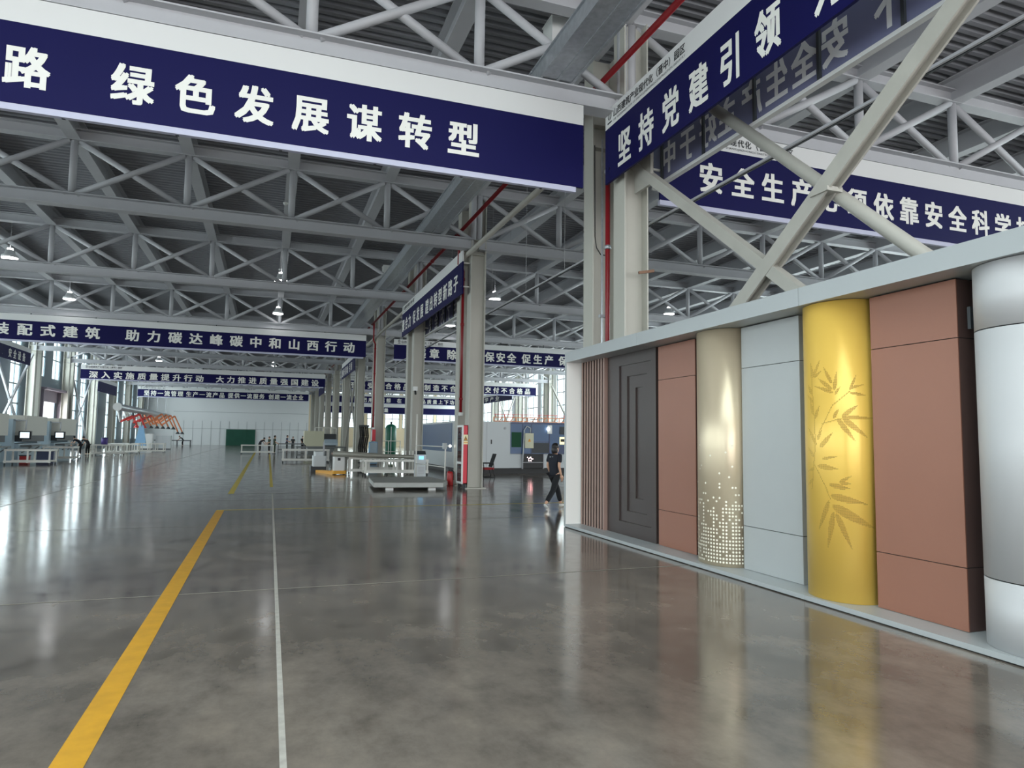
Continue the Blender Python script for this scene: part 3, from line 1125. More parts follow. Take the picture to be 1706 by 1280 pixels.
def flat_sample(name, y0, y1, m1, medge, lab, xf=XP, seams=(0.61, 2.65)):
    m_ = MB()
    zs = [0.06] + list(seams) + [3.19]
    for a, b in zip(zs, zs[1:]):
        m_.box(xf, xf + 0.012, y0, y1, a + 0.004, b - 0.004, 0)
        m_.box(xf + 0.0125, 6.03, y0 + 0.001, y1 - 0.001, a + 0.004, b - 0.004, 1)
    for s in seams:
        m_.box(xf + 0.02, 6.03, y0 + 0.004, y1 - 0.004, s - 0.01, s + 0.01, 2)
    m_.build(name, [M[m1], M[medge], M['joint']], t, label=lab)


flat_sample('flat_panel', 8.46, 9.46, 'copper', 'copper_edge', 'flat copper brown panel next to the dark door panel')
flat_sample('flat_panel', 6.38, 7.42, 'greypanel', 'frame_grey', 'flat light grey panel between the two rounded columns')
flat_sample('flat_panel', 4.39, 5.33, 'copper', 'copper_edge', 'flat copper brown panel next to the yellow rounded column', 5.81)


def half_round(y0, y1, dep, z0, z1, n=40):
    """outline of a half-round shell bulging towards -X"""
    yc, r = (y0 + y1) / 2, (y1 - y0) / 2
    return [(5.9 - dep * math.sin(math.pi * i / n) ** 0.9, yc + r * math.cos(math.pi * i / n)) for i in range(n + 1)]


def surf(y0, y1, dep, u):
    """point and outward normal on the half-round at parameter u 0..1"""
    a = math.pi * u
    yc, r = (y0 + y1) / 2, (y1 - y0) / 2
    x = 5.9 - dep * max(0.0, math.sin(a)) ** 0.9
    y = yc + r * math.cos(a)
    e = 0.002
    x2 = 5.9 - dep * max(0.0, math.sin(a + e)) ** 0.9
    y2 = yc + r * math.cos(a + e)
    d = Vector((x2 - x, y2 - y, 0)).normalized()
    nrm = Vector((d.y, -d.x, 0))
    if nrm.x > 0:
        nrm = -nrm
    return Vector((x, y, 0)), nrm, d


def shell(mb, y0, y1, dep, z0, z1, m=0):
    p = half_round(y0, y1, dep, z0, z1)
    p = p + [(6.03, y0), (6.03, y1)]
    mb.prism(p[::-1], z0, z1, m, True)


def dots(mb, y0, y1, dep, pts, r, m, off=0.0015, n=8):
    """small discs laid on the shell: pts = (u, z)"""
    for u, z in pts:
        p, nr, d = surf(y0, y1, dep, u)
        c_ = p + nr * off
        vs = [c_ + d * (r * math.cos(2 * math.pi * i / n)) + Vector((0, 0, z + r * math.sin(2 * math.pi * i / n))) for i in range(n)]
        mb.add(vs, [tuple(range(n))], m)


# champagne column with a skyline of round perforations
BY = (7.46, 8.26, 0.33)
m_ = MB()
shell(m_, BY[0], BY[1], BY[2], 0.062, 3.195)
rng = random.Random(11)
pts = []
ncol = 26
for k in range(ncol):
    u = 0.03 + 0.94 * k / (ncol - 1)
    top = 0.55 + 0.25 * math.sin(k * 1.7) + rng.uniform(-0.1, 0.15)
    z = 0.12
    while z < 1.66:
        pr = 0.92 if z < top else (0.34 if z < 0.95 else (0.12 if z < 1.35 else 0.05))
        if z < 0.75 and 0.3 < u < 0.45 and rng.random() < 0.55:
            pr *= 0.4
        if rng.random() < pr:
            pts.append((u, z))
        z += 0.046
dots(m_, *BY, pts, 0.0140, 1)
m_.build('rounded_column', [M['champagne'], M['perforation']], t, label='champagne rounded column with pale round perforations')

# yellow column with a dotted bamboo motif
GY = (5.40, 6.20, 0.36)
m_ = MB()
shell(m_, GY[0], GY[1], GY[2], 0.062, 3.195)


def in_leaf(px_, pz_, leaf):
    (x0, z0), (x1, z1), w = leaf
    dx, dz = x1 - x0, z1 - z0
    q = (px_ - x0) * dx + (pz_ - z0) * dz
    L2 = dx * dx + dz * dz
    s_ = q / L2
    if s_ < 0 or s_ > 1:
        return False
    return abs((px_ - x0) * dz - (pz_ - z0) * dx) / math.sqrt(L2) < w * math.sin(math.pi * s_ ** 0.6) ** 0.9


# the drawing of the bamboo, on a sheet wrapped round the column: sheet units, 530 to the metre
leaves = [((a, b), (c_, d), w) for a, b, c_, d, w in (
    (270, 245, 215, 146, 11), (285, 285, 302, 182, 12), (272, 280, 180, 210, 12), (278, 297, 150, 252, 10), (288, 308, 326, 262, 8),
    (385, 285, 432, 196, 9), (385, 275, 478, 255, 7), (385, 298, 488, 314, 9),
    (330, 432, 438, 366, 13), (340, 436, 545, 440, 11), (335, 440, 497, 548, 17), (298, 440, 418, 572, 16), (274, 440, 312, 384, 11),
    (185, 602, 268, 518, 14), (198, 665, 298, 650, 8), (168, 706, 302, 720, 14), (305, 792, 382, 755, 10), (310, 796, 378, 796, 9), (240, 806, 380, 826, 14),
    (244, 866, 486, 906, 19), (256, 920, 525, 1035, 26), (278, 962, 378, 1154, 18), (262, 955, 222, 1156, 17), (236, 895, 166, 1066, 14),
    (150, 205, 202, 100, 9), (158, 205, 208, 168, 8), (150, 200, 138, 110, 8), (156, 440, 188, 368, 10), (150, 420, 132, 330, 8), (142, 300, 122, 240, 8),
    (165, 590, 118, 490, 10), (170, 560, 200, 500, 9), (150, 660, 112, 600, 9), (150, 720, 112, 740, 9), (140, 780, 112, 820, 8), (150, 350, 118, 300, 7))]
stems = [((132, 840), (160, 560)), ((160, 560), (142, 180)), ((178, 525), (270, 368)), ((270, 368), (388, 290)), ((150, 700), (215, 820)), ((215, 820), (248, 890)), ((200, 470), (335, 440))]
pts = []
sy = 95
while sy < 1165:
    sx = 104
    while sx < 545:
        hit = any(in_leaf(sx, sy, lf) for lf in leaves)
        if not hit:
            for (a0, b0), (a1, b1) in stems:
                dx, dz = a1 - a0, b1 - b0
                LL = math.hypot(dx, dz)
                q = ((sx - a0) * dx + (sy - b0) * dz) / (LL * LL)
                if 0 <= q <= 1 and abs((sx - a0) * dz - (sy - b0) * dx) / LL < 2.6:
                    hit = True
                    break
        if hit:
            h = max(0.0, min(1.0, (sx - 100) / 430.0))
            ang = R(46) + math.acos(max(-1, min(1, 1 - 1.69 * h)))
            pts.append((min(0.99, ang / math.pi), 3.2 - (580 + sy / 3.556 - 517) / 149.0))
        sx += 5.2
    sy += 5.2
dots(m_, *GY, pts, 0.0037, 1, 0.0012, 6)
m_.build('rounded_column', [M['gold'], M['gold_dark']], t, label='golden yellow rounded column with dotted bamboo leaves')

# silver column in three drums
SY = (3.36, 4.22, 0.36)
m_ = MB()
for a, b in ((0.062, 0.605), (0.615, 2.645), (2.655, 3.195)):
    shell(m_, SY[0], SY[1], SY[2], a, b)
m_.prism([(x + 0.012, y * 0.97 + 3.79 * 0.03) for x, y in half_round(*SY, 0, 0)][::-1] + [], 0.07, 3.19, 1, True)
m_.build('rounded_column', [M['silver'], M['joint']], t, label='silver white rounded column in three drums')
flat_sample('flat_panel', 2.1, 3.30, 'greypanel', 'frame_grey', 'flat light grey panel past the silver rounded column')
m_ = MB()
m_.box(5.86, 5.90, 4.30, 4.33, 2.72, 2.92)
m_.build('hinge', M['dark'], t)

# ------------------------------------------------------------------ people


def skin_mesh(name, verts, edges, sub=2):
    """verts: (x, y, z, rx, ry)"""
    me = bpy.data.meshes.new(name)
    me.from_pydata([v[:3] for v in verts], edges, [])
    o = bpy.data.objects.new(name, me)
    COL.objects.link(o)
    o.modifiers.new('skin', 'SKIN')
    if not me.skin_vertices:
        raise RuntimeError('no skin layer')
    lay = me.skin_vertices[0].data
    for i, v in enumerate(verts):
        lay[i].radius = (v[3], v[4])
        lay[i].use_root = (i == 0)
    s = o.modifiers.new('sub', 'SUBSURF')
    s.levels = sub
    s.render_levels = sub
    dg = bpy.context.evaluated_depsgraph_get()
    out = bpy.data.meshes.new_from_object(o.evaluated_get(dg), depsgraph=dg)
    bpy.data.objects.remove(o)
    bpy.data.meshes.remove(me)
    vs = [tuple(v.co) for v in out.vertices]
    fs = [tuple(p.vertices) for p in out.polygons]
    bpy.data.meshes.remove(out)
    return vs, fs


POSES = {
    'walk': dict(sp=0.02, kn_r=(-0.14, 0.45), an_r=(-0.44, 0.13), to_r=(-0.36, 0.03), kn_l=(0.24, 0.46), an_l=(0.38, 0.085), to_l=(0.51, 0.045), el_r=(-0.06, 1.05), wr_r=(0.02, 0.82), el_l=(-0.02, 1.05), wr_l=(0.12, 0.84)),
    'stand': dict(sp=0.01, kn_r=(0.02, 0.46), an_r=(0.0, 0.08), to_r=(0.13, 0.03), kn_l=(0.02, 0.46), an_l=(0.02, 0.08), to_l=(0.15, 0.03), el_r=(0.02, 1.05), wr_r=(0.18, 0.95), el_l=(0.02, 1.05), wr_l=(0.2, 0.97)),
    'bend': dict(sp=0.34, kn_r=(0.03, 0.46), an_r=(-0.02, 0.08), to_r=(0.11, 0.03), kn_l=(0.08, 0.46), an_l=(0.05, 0.08), to_l=(0.18, 0.03), el_r=(0.48, 0.98), wr_r=(0.62, 0.82), el_l=(0.48, 0.98), wr_l=(0.62, 0.84)),
}


def person(label, loc, heading, height, pose, top, bottom, shoe='shoe', hair_len=0.0, head_turn=0.0):
    """heading: angle of travel measured from +Y towards +X"""
    P = POSES[pose]
    t = thing('person', label, 'person', loc, -heading, local=True)
    k = height / 1.62
    b = P['sp']
    # torso points bend forward by b at the neck
    pel, wai, che, nec = (0, 0, 0.87), (0, b * 0.25, 1.04), (0, b * 0.75, 1.24 - b * 0.2), (0, b * 1.0, 1.36 - b * 0.42)
    hd = (0, nec[1] + 0.025 + b * 0.3, nec[2] + 0.135 - b * 0.1)
    shz = che[2] + 0.06 - b * 0.1
    shy = che[1] + b * 0.12
    V, E = [], []

    def add(x, y, z, rx, ry=None, link=None):
        V.append((x * k, y * k, z * k, rx * k, (ry or rx) * k))
        if link is not None:
            E.append((link, len(V) - 1))
        return len(V) - 1

    p0 = add(*pel, 0.105, 0.07)
    w0 = add(*wai, 0.11, 0.075, p0)
    c0 = add(*che, 0.125, 0.085, w0)
    n0 = add(*nec, 0.048, 0.05, c0)
    add(hd[0], hd[1] - 0.01, hd[2] - 0.05, 0.05, 0.055, n0)
    arm_e, leg_e = {}, {}
    for s, sd in ((1, 'r'), (-1, 'l')):
        sh = add(s * 0.165, shy, shz, 0.046, 0.046, c0)
        e_ = add(s * 0.20, P['el_' + sd][0], P['el_' + sd][1], 0.035, 0.035, sh)
        w_ = add(s * 0.205, P['wr_' + sd][0], P['wr_' + sd][1], 0.024, 0.028, e_)
        arm_e[sd] = V[w_], V[e_]
        h_ = add(s * 0.085, 0, 0.80, 0.075, 0.08, p0)
        kn = add(s * 0.085, P['kn_' + sd][0], P['kn_' + sd][1], 0.052, 0.055, h_)
        an = add(s * 0.085, P['an_' + sd][0], P['an_' + sd][1], 0.034, 0.038, kn)
        leg_e[sd] = V[h_], V[kn], V[an], (s * 0.085 * k, P['to_' + sd][0] * k, P['to_' + sd][1] * k)
    vs, fs = skin_mesh('body', V, E)
    mb = MB()
    mb.add(vs, fs, 0, True)
    # head: skull, jaw, nose, ears, eyes, mouth
    ca, sa = math.cos(-head_turn), math.sin(-head_turn)
    hx, hy, hz = hd[0] * k, hd[1] * k, hd[2] * k

    def tr(x, y, z):
        return (hx + (x * ca - y * sa) * k, hy + (x * sa + y * ca) * k, hz + z * k)

    hb = MB()
    hb.ellipsoid((0, 0.0, 0.025), (0.072, 0.09, 0.098), 18, 12)
    hb.ellipsoid((0, 0.022, -0.05), (0.054, 0.064, 0.07), 14, 10)
    hb.ellipsoid((0, 0.088, -0.012), (0.013, 0.020, 0.022), 8, 6)
    for s in (1, -1):
        hb.ellipsoid((s * 0.074, -0.005, -0.01), (0.010, 0.020, 0.030), 8, 6)
        hb.ellipsoid((s * 0.028, 0.080, 0.016), (0.012, 0.008, 0.007), 8, 6, 1)
    hb.ellipsoid((0, 0.080, -0.052), (0.022, 0.008, 0.006), 8, 6, 2)
    mb.add([tr(*v) for v in hb.v], hb.f, 0, True)
    for i in range(len(hb.f)):
        mb.m[len(mb.m) - len(hb.f) + i] = hb.m[i]
    # hands: palm, four fingers of unequal length, thumb from the side of the palm
    for s, sd in ((1, 'r'), (-1, 'l')):
        w_, e_ = arm_e[sd]
        w = Vector(w_[:3])
        d = (w - Vector(e_[:3])).normalized()
        fw = Vector((0, 1, 0)) - d * d.y
        fw = fw.normalized() if fw.length > 1e-3 else Vector((1, 0, 0))
        sd_ = d.cross(fw).normalized()
        pc = w + d * 0.05 * k
        vsx = []
        for a in (-0.038, 0.038):
            for bb in (-0.013, 0.013):
                for c_ in (-0.05, 0.045):
                    vsx.append(pc + fw * a * k + sd_ * bb * k + d * c_ * k)
        mb.add(vsx, [(0, 1, 3, 2), (4, 6, 7, 5), (0, 4, 5, 1), (2, 3, 7, 6), (0, 2, 6, 4), (1, 5, 7, 3)], 0, True)
        for i, ln in enumerate((0.060, 0.072, 0.078, 0.070)):
            q = pc + d * 0.042 * k + fw * (-0.030 + 0.020 * i) * k
            r1 = q + d * ln * 0.55 * k + sd_ * (-s) * 0.006 * k
            r2 = q + d * ln * k + sd_ * (-s) * 0.026 * k
            mb.tube(q, r1, 0.0088 * k, 8, 0, 0.008 * k)
            mb.tube(r1, r2, 0.008 * k, 8, 0, 0.0062 * k)
        q = pc - d * 0.02 * k + fw * 0.036 * k
        mb.tube(q, q + (d * 0.03 + fw * 0.026) * k, 0.0105 * k, 8, 0, 0.009 * k)
        mb.tube(q + (d * 0.03 + fw * 0.026) * k, q + (d * 0.062 + fw * 0.03) * k, 0.009 * k, 8, 0, 0.007 * k)
    mb.build('body', [M['skin'], M['black'], M['coral']], t)
    # shirt
    V2 = [(0, 0, 0.775, 0.150, 0.112), (0, wai[1] * 0.0, 0.86, 0.152, 0.112), (0, wai[1], wai[2], 0.142, 0.102), (0, che[1], che[2], 0.150, 0.108), (nec[0], nec[1] - 0.005, nec[2] - 0.045, 0.085, 0.075)]
    E2 = [(0, 1), (1, 2), (2, 3), (3, 4)]
    for s, sd in ((1, 'r'), (-1, 'l')):
        V2.append((s * 0.170, shy, shz, 0.066, 0.066))
        E2.append((3, len(V2) - 1))
        ex, ez = P['el_' + sd]
        V2.append((s * 0.198, shy + (ex - shy) * 0.72, shz + (ez - shz) * 0.72, 0.058, 0.058))
        E2.append((len(V2) - 2, len(V2) - 1))
    vs, fs = skin_mesh('shirt', [tuple(c_ * k for c_ in v) for v in V2], E2)
    mb = MB()
    mb.add(vs, fs, 0, True)
    mb.build('shirt', M[top], t)
    # trousers
    V3 = [(0, 0, 0.89, 0.138, 0.104)]
    E3 = []
    for s, sd in ((1, 'r'), (-1, 'l')):
        a = len(V3)
        V3.append((s * 0.085, 0, 0.80, 0.092, 0.10))
        V3.append((s * 0.085, P['kn_' + sd][0], P['kn_' + sd][1], 0.07, 0.075))
        ax, az = P['an_' + sd]
        kx, kz = P['kn_' + sd]
        V3.append((s * 0.085, kx + (ax - kx) * 0.86, kz + (az - kz) * 0.86, 0.058, 0.062))
        E3 += [(0, a), (a, a + 1), (a + 1, a + 2)]
    vs, fs = skin_mesh('trousers', [tuple(c_ * k for c_ in v) for v in V3], E3)
    mb = MB()
    mb.add(vs, fs, 0, True)
    mb.build('trousers', M[bottom], t)
    # shoes
    for sd in ('r', 'l'):
        h_, kn, an, to = leg_e[sd]
        a, b_ = Vector(an[:3]), Vector(to)
        heel = a + Vector((0, -0.045 * k, -0.045 * k if sd == 'l' or pose != 'walk' else -0.02 * k))
        vs, fs = skin_mesh('shoe', [(a.x, a.y, a.z - 0.005 * k, 0.042 * k, 0.046 * k), (heel.x, heel.y + 0.02 * k, max(heel.z, 0.036 * k), 0.036 * k, 0.036 * k), ((a.x + b_.x) / 2, (heel.y + b_.y) / 2 + 0.02 * k, max(0.034 * k, (heel.z + b_.z) / 2), 0.042 * k, 0.034 * k), (b_.x, b_.y, max(b_.z, 0.028 * k), 0.036 * k, 0.026 * k)], [(0, 1), (1, 2), (2, 3)])
        mb = MB()
        mb.add(vs, fs, 0, True)
        mb.build('shoe', M[shoe], t)
    # hair
    hb = MB()
    hb.ellipsoid((0, -0.012, 0.035), (0.086, 0.100, 0.102), 20, 14, 0, lambda c_: not (c_.y > 0.045 and c_.z < 0.062) and c_.z > -0.055)
    if hair_len:
        hb.ellipsoid((0, -0.036, -0.045), (0.088, 0.082, 0.075 + hair_len), 18, 12, 0, lambda c_: c_.y < 0.012)
    mb = MB()
    mb.add([tr(*v) for v in hb.v], hb.f, 0, True)
    mb.build('hair', M['hair'], t)
    return t


w = person('woman in dark t-shirt and trousers walking past the end of the display wall', (6.70, 15.62, 0), R(62), 1.60, 'walk', 'navy', 'trouser', 'shoe', 0.055, R(12))
lp = MB()
letters(lp, [('中', -0.035, 1.255), ('建', 0.035, 1.255)], 0.05, 0.035, lambda u, v: (-u, -0.118, v), 0.0)
lp.build('back_print', M['frame_grey'], w, (0, 0, 0), 'small grey print on the back of the shirt')
for sx in (0.04,):
    pass

workers = [
    ('worker in dark clothes leaning over a table in front of the green sheet', (-0.65, 71.6), R(60), 1.66, 'bend', 'navy', 'trouser', 'black'),
    ('dark haired worker standing over the table next to the green sheet', (0.25, 73.4), R(-120), 1.58, 'stand', 'olive', 'trouser', 'black'),
    ('worker in green clothes standing by the corner of the pale table', (0.66, 66.4), R(75), 1.70, 'stand', 'olive', 'olive', 'black'),
    ('worker in blue standing behind the middle table', (2.10, 80.0), R(100), 1.74, 'stand', 'blue_cloth', 'trouser', 'black'),
    ('shorter worker in grey beside the worker in blue', (2.75, 80.5), R(180), 1.60, 'stand', 'dark', 'trouser', 'black'),
    ('worker in black standing closest to the cream cabinet of the first pair', (3.75, 80.0), R(150), 1.68, 'stand', 'trouser', 'trouser', 'black'),
    ('worker in black crouched beside the cream cabinet', (4.10, 80.8), R(-70), 1.58, 'stand', 'trouser', 'trouser', 'black'),
    ('worker leaning far over by the cream cabinet', (4.55, 79.6), R(70), 1.66, 'bend', 'trouser', 'trouser', 'black'),
    ('lone worker in black bending over the dark bench by the end wall', (-11.35, 108.6), R(-90), 1.66, 'bend', 'trouser', 'trouser', 'black'),
    ('dark haired worker bending at the end of the press brakes', (-12.95, 58.4), R(-80), 1.64, 'bend', 'navy', 'trouser', 'black'),
    ('second worker in dark clothes at the end of the press brakes', (-12.7, 59.6), R(-60), 1.62, 'bend', 'trouser', 'trouser', 'black'),
]
for lab, (x, y), hd_, ht, ps, a, b, s in workers:
    person(lab, (x, y, 0), hd_, ht, ps, a, b, s)

# ------------------------------------------------------------------ roller tables and benches


def table(label, x0, x1, y0, y1, h, bays, mt='table', name='work_table', wheels=True, slats=0, group='work tables', shelf=True):
    t = thing(name, label, 'table', ((x0 + x1) / 2, (y0 + y1) / 2, 0), group=group)
    m_ = MB()
    for y in (y0, y1 - 0.06):
        m_.box(x0, x1, y, y + 0.06, h - 0.1, h)
    for x in (x0, x1 - 0.06):
        m_.box(x, x + 0.06, y0 + 0.06, y1 - 0.06, h - 0.1, h)
    m_.build('top_frame', M[mt], t)
    if slats:
        m_ = MB()
        for i in range(slats):
            x = x0 + 0.12 + (x1 - x0 - 0.24) * i / (slats - 1)
            m_.tube((x, y0 + 0.06, h - 0.03), (x, y1 - 0.06, h - 0.03), 0.03, 8)
        m_.build('roller_grating', M['table_dark'], t)
    else:
        m_ = MB()
        m_.box(x0 + 0.06, x1 - 0.06, y0 + 0.06, y1 - 0.06, h - 0.05, h - 0.02)
        m_.build('bed', M['table_dark'], t)
    zl = 0.12 if wheels else 0.0
    for i in range(bays + 1):
        x = x0 + 0.03 + (x1 - x0 - 0.12) * i / bays
        for y in (y0 + 0.002, y1 - 0.062):
            m_ = MB()
            m_.box(x, x + 0.075, y, y + 0.06, zl, h - 0.1)
            m_.build('leg', M[mt], t)
    if shelf:
        m_ = MB()
        for y in (y0, y1 - 0.06):
            m_.box(x0, x1, y, y + 0.06, 0.14, 0.24)
        m_.box(x0 + 0.02, x1 - 0.02, y0 + 0.06, y1 - 0.06, 0.18, 0.20)
        m_.build('lower_shelf', M[mt], t)
    if wheels:
        for x in (x0 + 0.06, x1 - 0.06):
            for y in (y0 + 0.03, y1 - 0.03):
                m_ = MB()
                m_.tube((x - 0.02, y, 0.055), (x + 0.02, y, 0.055), 0.055, 12)
                m_.bar((x, y, 0.06), (x, y, 0.13), 0.03, 0.05, (0, 1, 0))
                m_.build('caster', M['dark'], t)
    return t


table('long pale roller table with sunlit legs beside the press brakes', -12.5, -10.45, 41.3, 42.5, 0.82, 2, slats=14)
table('pale table standing behind the sunlit roller table', -12.5, -10.9, 47.6, 49.0, 0.86, 2)
table('grey steel table with open bays below the fume arms, first of the row', -12.3, -10.3, 58.8, 60.0, 0.84, 3, 'table')
table('grey steel table with a white sheet on it below the fume arms', -12.5, -10.1, 64.4, 65.6, 0.84, 3, 'table')
table('pale table with many legs at the end of the row below the fume arms', -11.2, -8.6, 68.0, 69.2, 0.86, 4)
table('dark bench in front of the white end wall', -15.5, -10.2, 107.0, 108.0, 0.85, 3, 'dark', wheels=False, shelf=False)
table('short pale table in front of the green sheet', -2.15, 0.62, 65.2, 66.0, 0.84, 2)
table('grey table behind the workers past the pale table', 1.1, 6.0, 76.6, 78.0, 0.86, 3, 'table_dark')
table('light grey table in front of the cream cabinet', 2.2, 6.0, 56.0, 57.2, 0.86, 3, 'table_dark')
table('open light grey frame table before the cream cabinet', 0.92, 3.75, 44.6, 45.8, 0.86, 2)
table('long white roller table in front of the third column', 3.95, 6.75, 29.75, 30.6, 0.72, 2, slats=16, group='roller tables by the third column')
table('white roller table behind the rolls, beside the yellow based cart', 3.45, 5.2, 31.0, 31.6, 0.78, 2, slats=8, group='roller tables by the third column')
table('low white table frame tucked under the rolls', 4.2, 6.1, 32.6, 33.3, 0.60, 2, group='roller tables by the third column')

for i, (lab, pts, r1, r2) in enumerate((
        ('long grey wrapped roll lying along the roller table, thick end forward', ((2.75, 30.95, 0.93), (6.35, 30.3, 0.80)), 0.13, 0.075),
        ('second grey wrapped roll behind the first on the roller table', ((3.1, 31.35, 0.91), (6.3, 30.55, 0.82)), 0.10, 0.07))):
    t = thing('wrapped_roll', lab, 'roll', pts[0], group='rolls on the roller table')
    m_ = MB()
    m_.tube(pts[0], pts[1], r1, 18, 0, r2)
    m_.build('roll', M['film'], t)
    m_ = MB()
    a, b = Vector(pts[0]), Vector(pts[1])
    d = (b - a).normalized()
    m_.tube(a - d * 0.06, a, r1 * 0.45, 14)
    m_.tube(b, b + d * 0.05, r2 * 0.5, 14)
    m_.build('core', M['slat'], t)

# row of upright rods in the rack at the end of the roller table
t = thing('rod_rack', 'short rack of upright pale rods at the end of the roller table', 'rack', (6.5, 30.9, 0))
m_ = MB()
m_.box(5.9, 6.8, 30.85, 30.95, 0.70, 0.76)
m_.box(5.9, 6.8, 30.85, 30.95, 0.05, 0.10)
m_.build('rail', M['table'], t)
for i in range(6):
    m_ = MB()
    m_.tube((5.95 + 0.16 * i, 30.9, 0.0), (5.95 + 0.16 * i, 30.9, 1.08), 0.025, 8)
    m_.build('rod', M['table'], t)

# yellow based cart
t = thing('guided_cart', 'white cart with a bright yellow base beside the long roller table', 'cart', (3.05, 31.5, 0))
m_ = MB()
m_.bevbox(2.82, 3.30, 31.15, 31.85, 0.18, 0.80, 0.03)
m_.build('body', M['white'], t)
m_ = MB()
m_.bevbox(2.78, 3.36, 31.1, 31.9, 0.03, 0.18, 0.04)
m_.build('base', M['yellow_machine'], t, label='bright yellow base')
m_ = MB()
m_.box(2.98, 3.10, 31.14, 31.15, 0.62, 0.74)
m_.build('handle_recess', M['black'], t)
for x in (2.88, 3.26):
    m_ = MB()
    m_.tube((x, 31.2, 0.06), (x, 31.26, 0.06), 0.06, 12)
    m_.build('wheel', M['black'], t)
m_ = MB()
m_.add([(2.2, 33.4, 0.0), (2.55, 33.6, 0.0), (2.78, 31.6, 0.0), (2.78, 31.2, 0.0), (2.2, 33.4, 0.10), (2.55, 33.6, 0.10), (2.78, 31.6, 0.16), (2.78, 31.2, 0.16)], [(0, 1, 2, 3), (4, 7, 6, 5), (0, 4, 5, 1), (1, 5, 6, 2), (2, 6, 7, 3), (3, 7, 4, 0)])
tag(m_.build('cable_ramp', M['yellow_machine'], None, (2.5, 32.5, 0)), 'low yellow cable ramp on the floor behind the cart', 'ramp')
t = thing('feeder_machine', 'pale grey feeder machine with a glass topped console behind the rolls', 'machine', (2.6, 33.6, 0))
m_ = MB()
m_.bevbox(2.1, 2.7, 33.7, 34.7, 0.25, 0.75, 0.04)
m_.bevbox(2.15, 2.6, 33.8, 34.6, 0.75, 0.95, 0.06)
m_.build('housing', M['machine_white'], t)
m_ = MB()
m_.bar((2.6, 33.9, 1.40), (3.2, 33.9, 1.40), 0.4, 0.12, (0, -0.5, 1))
m_.build('console', M['brake_blue'], t)
m_ = MB()
m_.box(2.55, 2.62, 33.9, 34.0, 0.8, 1.42)
m_.build('console_post', M['steel'], t)
m_ = MB()
m_.box(2.0, 2.7, 33.75, 34.65, 0.0, 0.25)
m_.build('plinth', M['dark'], t)

# lift platform
t = thing('lift_platform', 'low dark grey steel lift platform lying on the floor in front of the roller table', 'platform', (4.6, 24.4, 0))
m_ = MB()
P0 = [(3.25, 22.0), (5.40, 21.7), (5.80, 22.7), (5.72, 25.3), (3.50, 24.9)]
m_.prism(P0, 0.09, 0.24)
m_.build('deck', M['plate'], t)
m_ = MB()
for a, b in zip(P0, P0[1:] + P0[:1]):
    m_.bar((a[0], a[1], 0.165), (b[0], b[1], 0.165), 0.03, 0.13)
m_.build('skirt', M['plate_edge'], t)
for (x, y) in ((3.75, 22.1), (5.1, 21.95), (5.4, 24.6), (3.8, 24.5)):
    m_ = MB()
    m_.box(x - 0.12, x + 0.12, y - 0.06, y + 0.06, 0.0, 0.09)
    m_.build('foot', M['white'], t)

# control cabinet with a blue screen
t = thing('control_cabinet', 'pale control cabinet with a small lit blue screen behind the lift platform', 'cabinet', (6.05, 28.3, 0))
m_ = MB()
m_.box(5.86, 6.26, 28.1, 28.55, 0.05, 0.98)
m_.build('body', M['machine_white'], t)
m_ = MB()
m_.add([(5.86, 28.1, 0.98), (6.26, 28.1, 0.98), (6.26, 28.55, 0.98), (5.86, 28.55, 0.98), (5.86, 28.25, 1.12), (6.26, 28.25, 1.12), (6.26, 28.55, 1.12), (5.86, 28.55, 1.12)], [(0, 1, 5, 4), (4, 5, 6, 7), (0, 4, 7, 3), (1, 2, 6, 5), (2, 3, 7, 6)])
m_.build('sloped_top', M['dark'], t)
m_ = MB()
m_.box(5.96, 6.16, 28.085, 28.1, 0.78, 0.92)
m_.build('screen', M['screen_blue'], t)
m_ = MB()
for k in range(6):
    m_.box(5.94, 6.2, 28.09, 28.1, 0.2 + 0.05 * k, 0.22 + 0.05 * k)
m_.build('vent_grille', M['steel'], t)
m_ = MB()
m_.box(5.9, 6.22, 28.15, 28.5, 0.0, 0.05)
m_.build('plinth', M['dark'], t)

# guard rail with posts
t = thing('guard_rail', 'slim white guard rail with tall posts between the control cabinet and the second column', 'guard rail', (6.1, 26.0, 0))
for x, y, h in ((6.12, 24.3, 1.5), (5.82, 28.0, 2.65)):
    m_ = MB()
    m_.tube((x, y, 0.0), (x, y, h), 0.028, 10)
    m_.lathe([(0.07, 0.0), (0.07, 0.012)], (x, y, 0.0), 12)
    m_.build('post', M['table'], t)
for z in (0.62, 1.36):
    m_ = MB()
    m_.tube((6.12, 24.3, z), (5.82, 28.0, z), 0.018, 8)
    m_.build('rail', M['table'], t)
m_ = MB()
m_.box(6.02, 6.16, 24.22, 24.36, 1.28, 1.50)
m_.tube((6.16, 24.29, 1.39), (6.26, 24.29, 1.39), 0.03, 10)
m_.build('sensor_head', M['machine_white'], t)
m_ = MB()
m_.ellipsoid((6.29, 24.29, 1.39), (0.05, 0.05, 0.05), 12, 8)
m_.build('lamp_globe', M['light_bulb'], t)

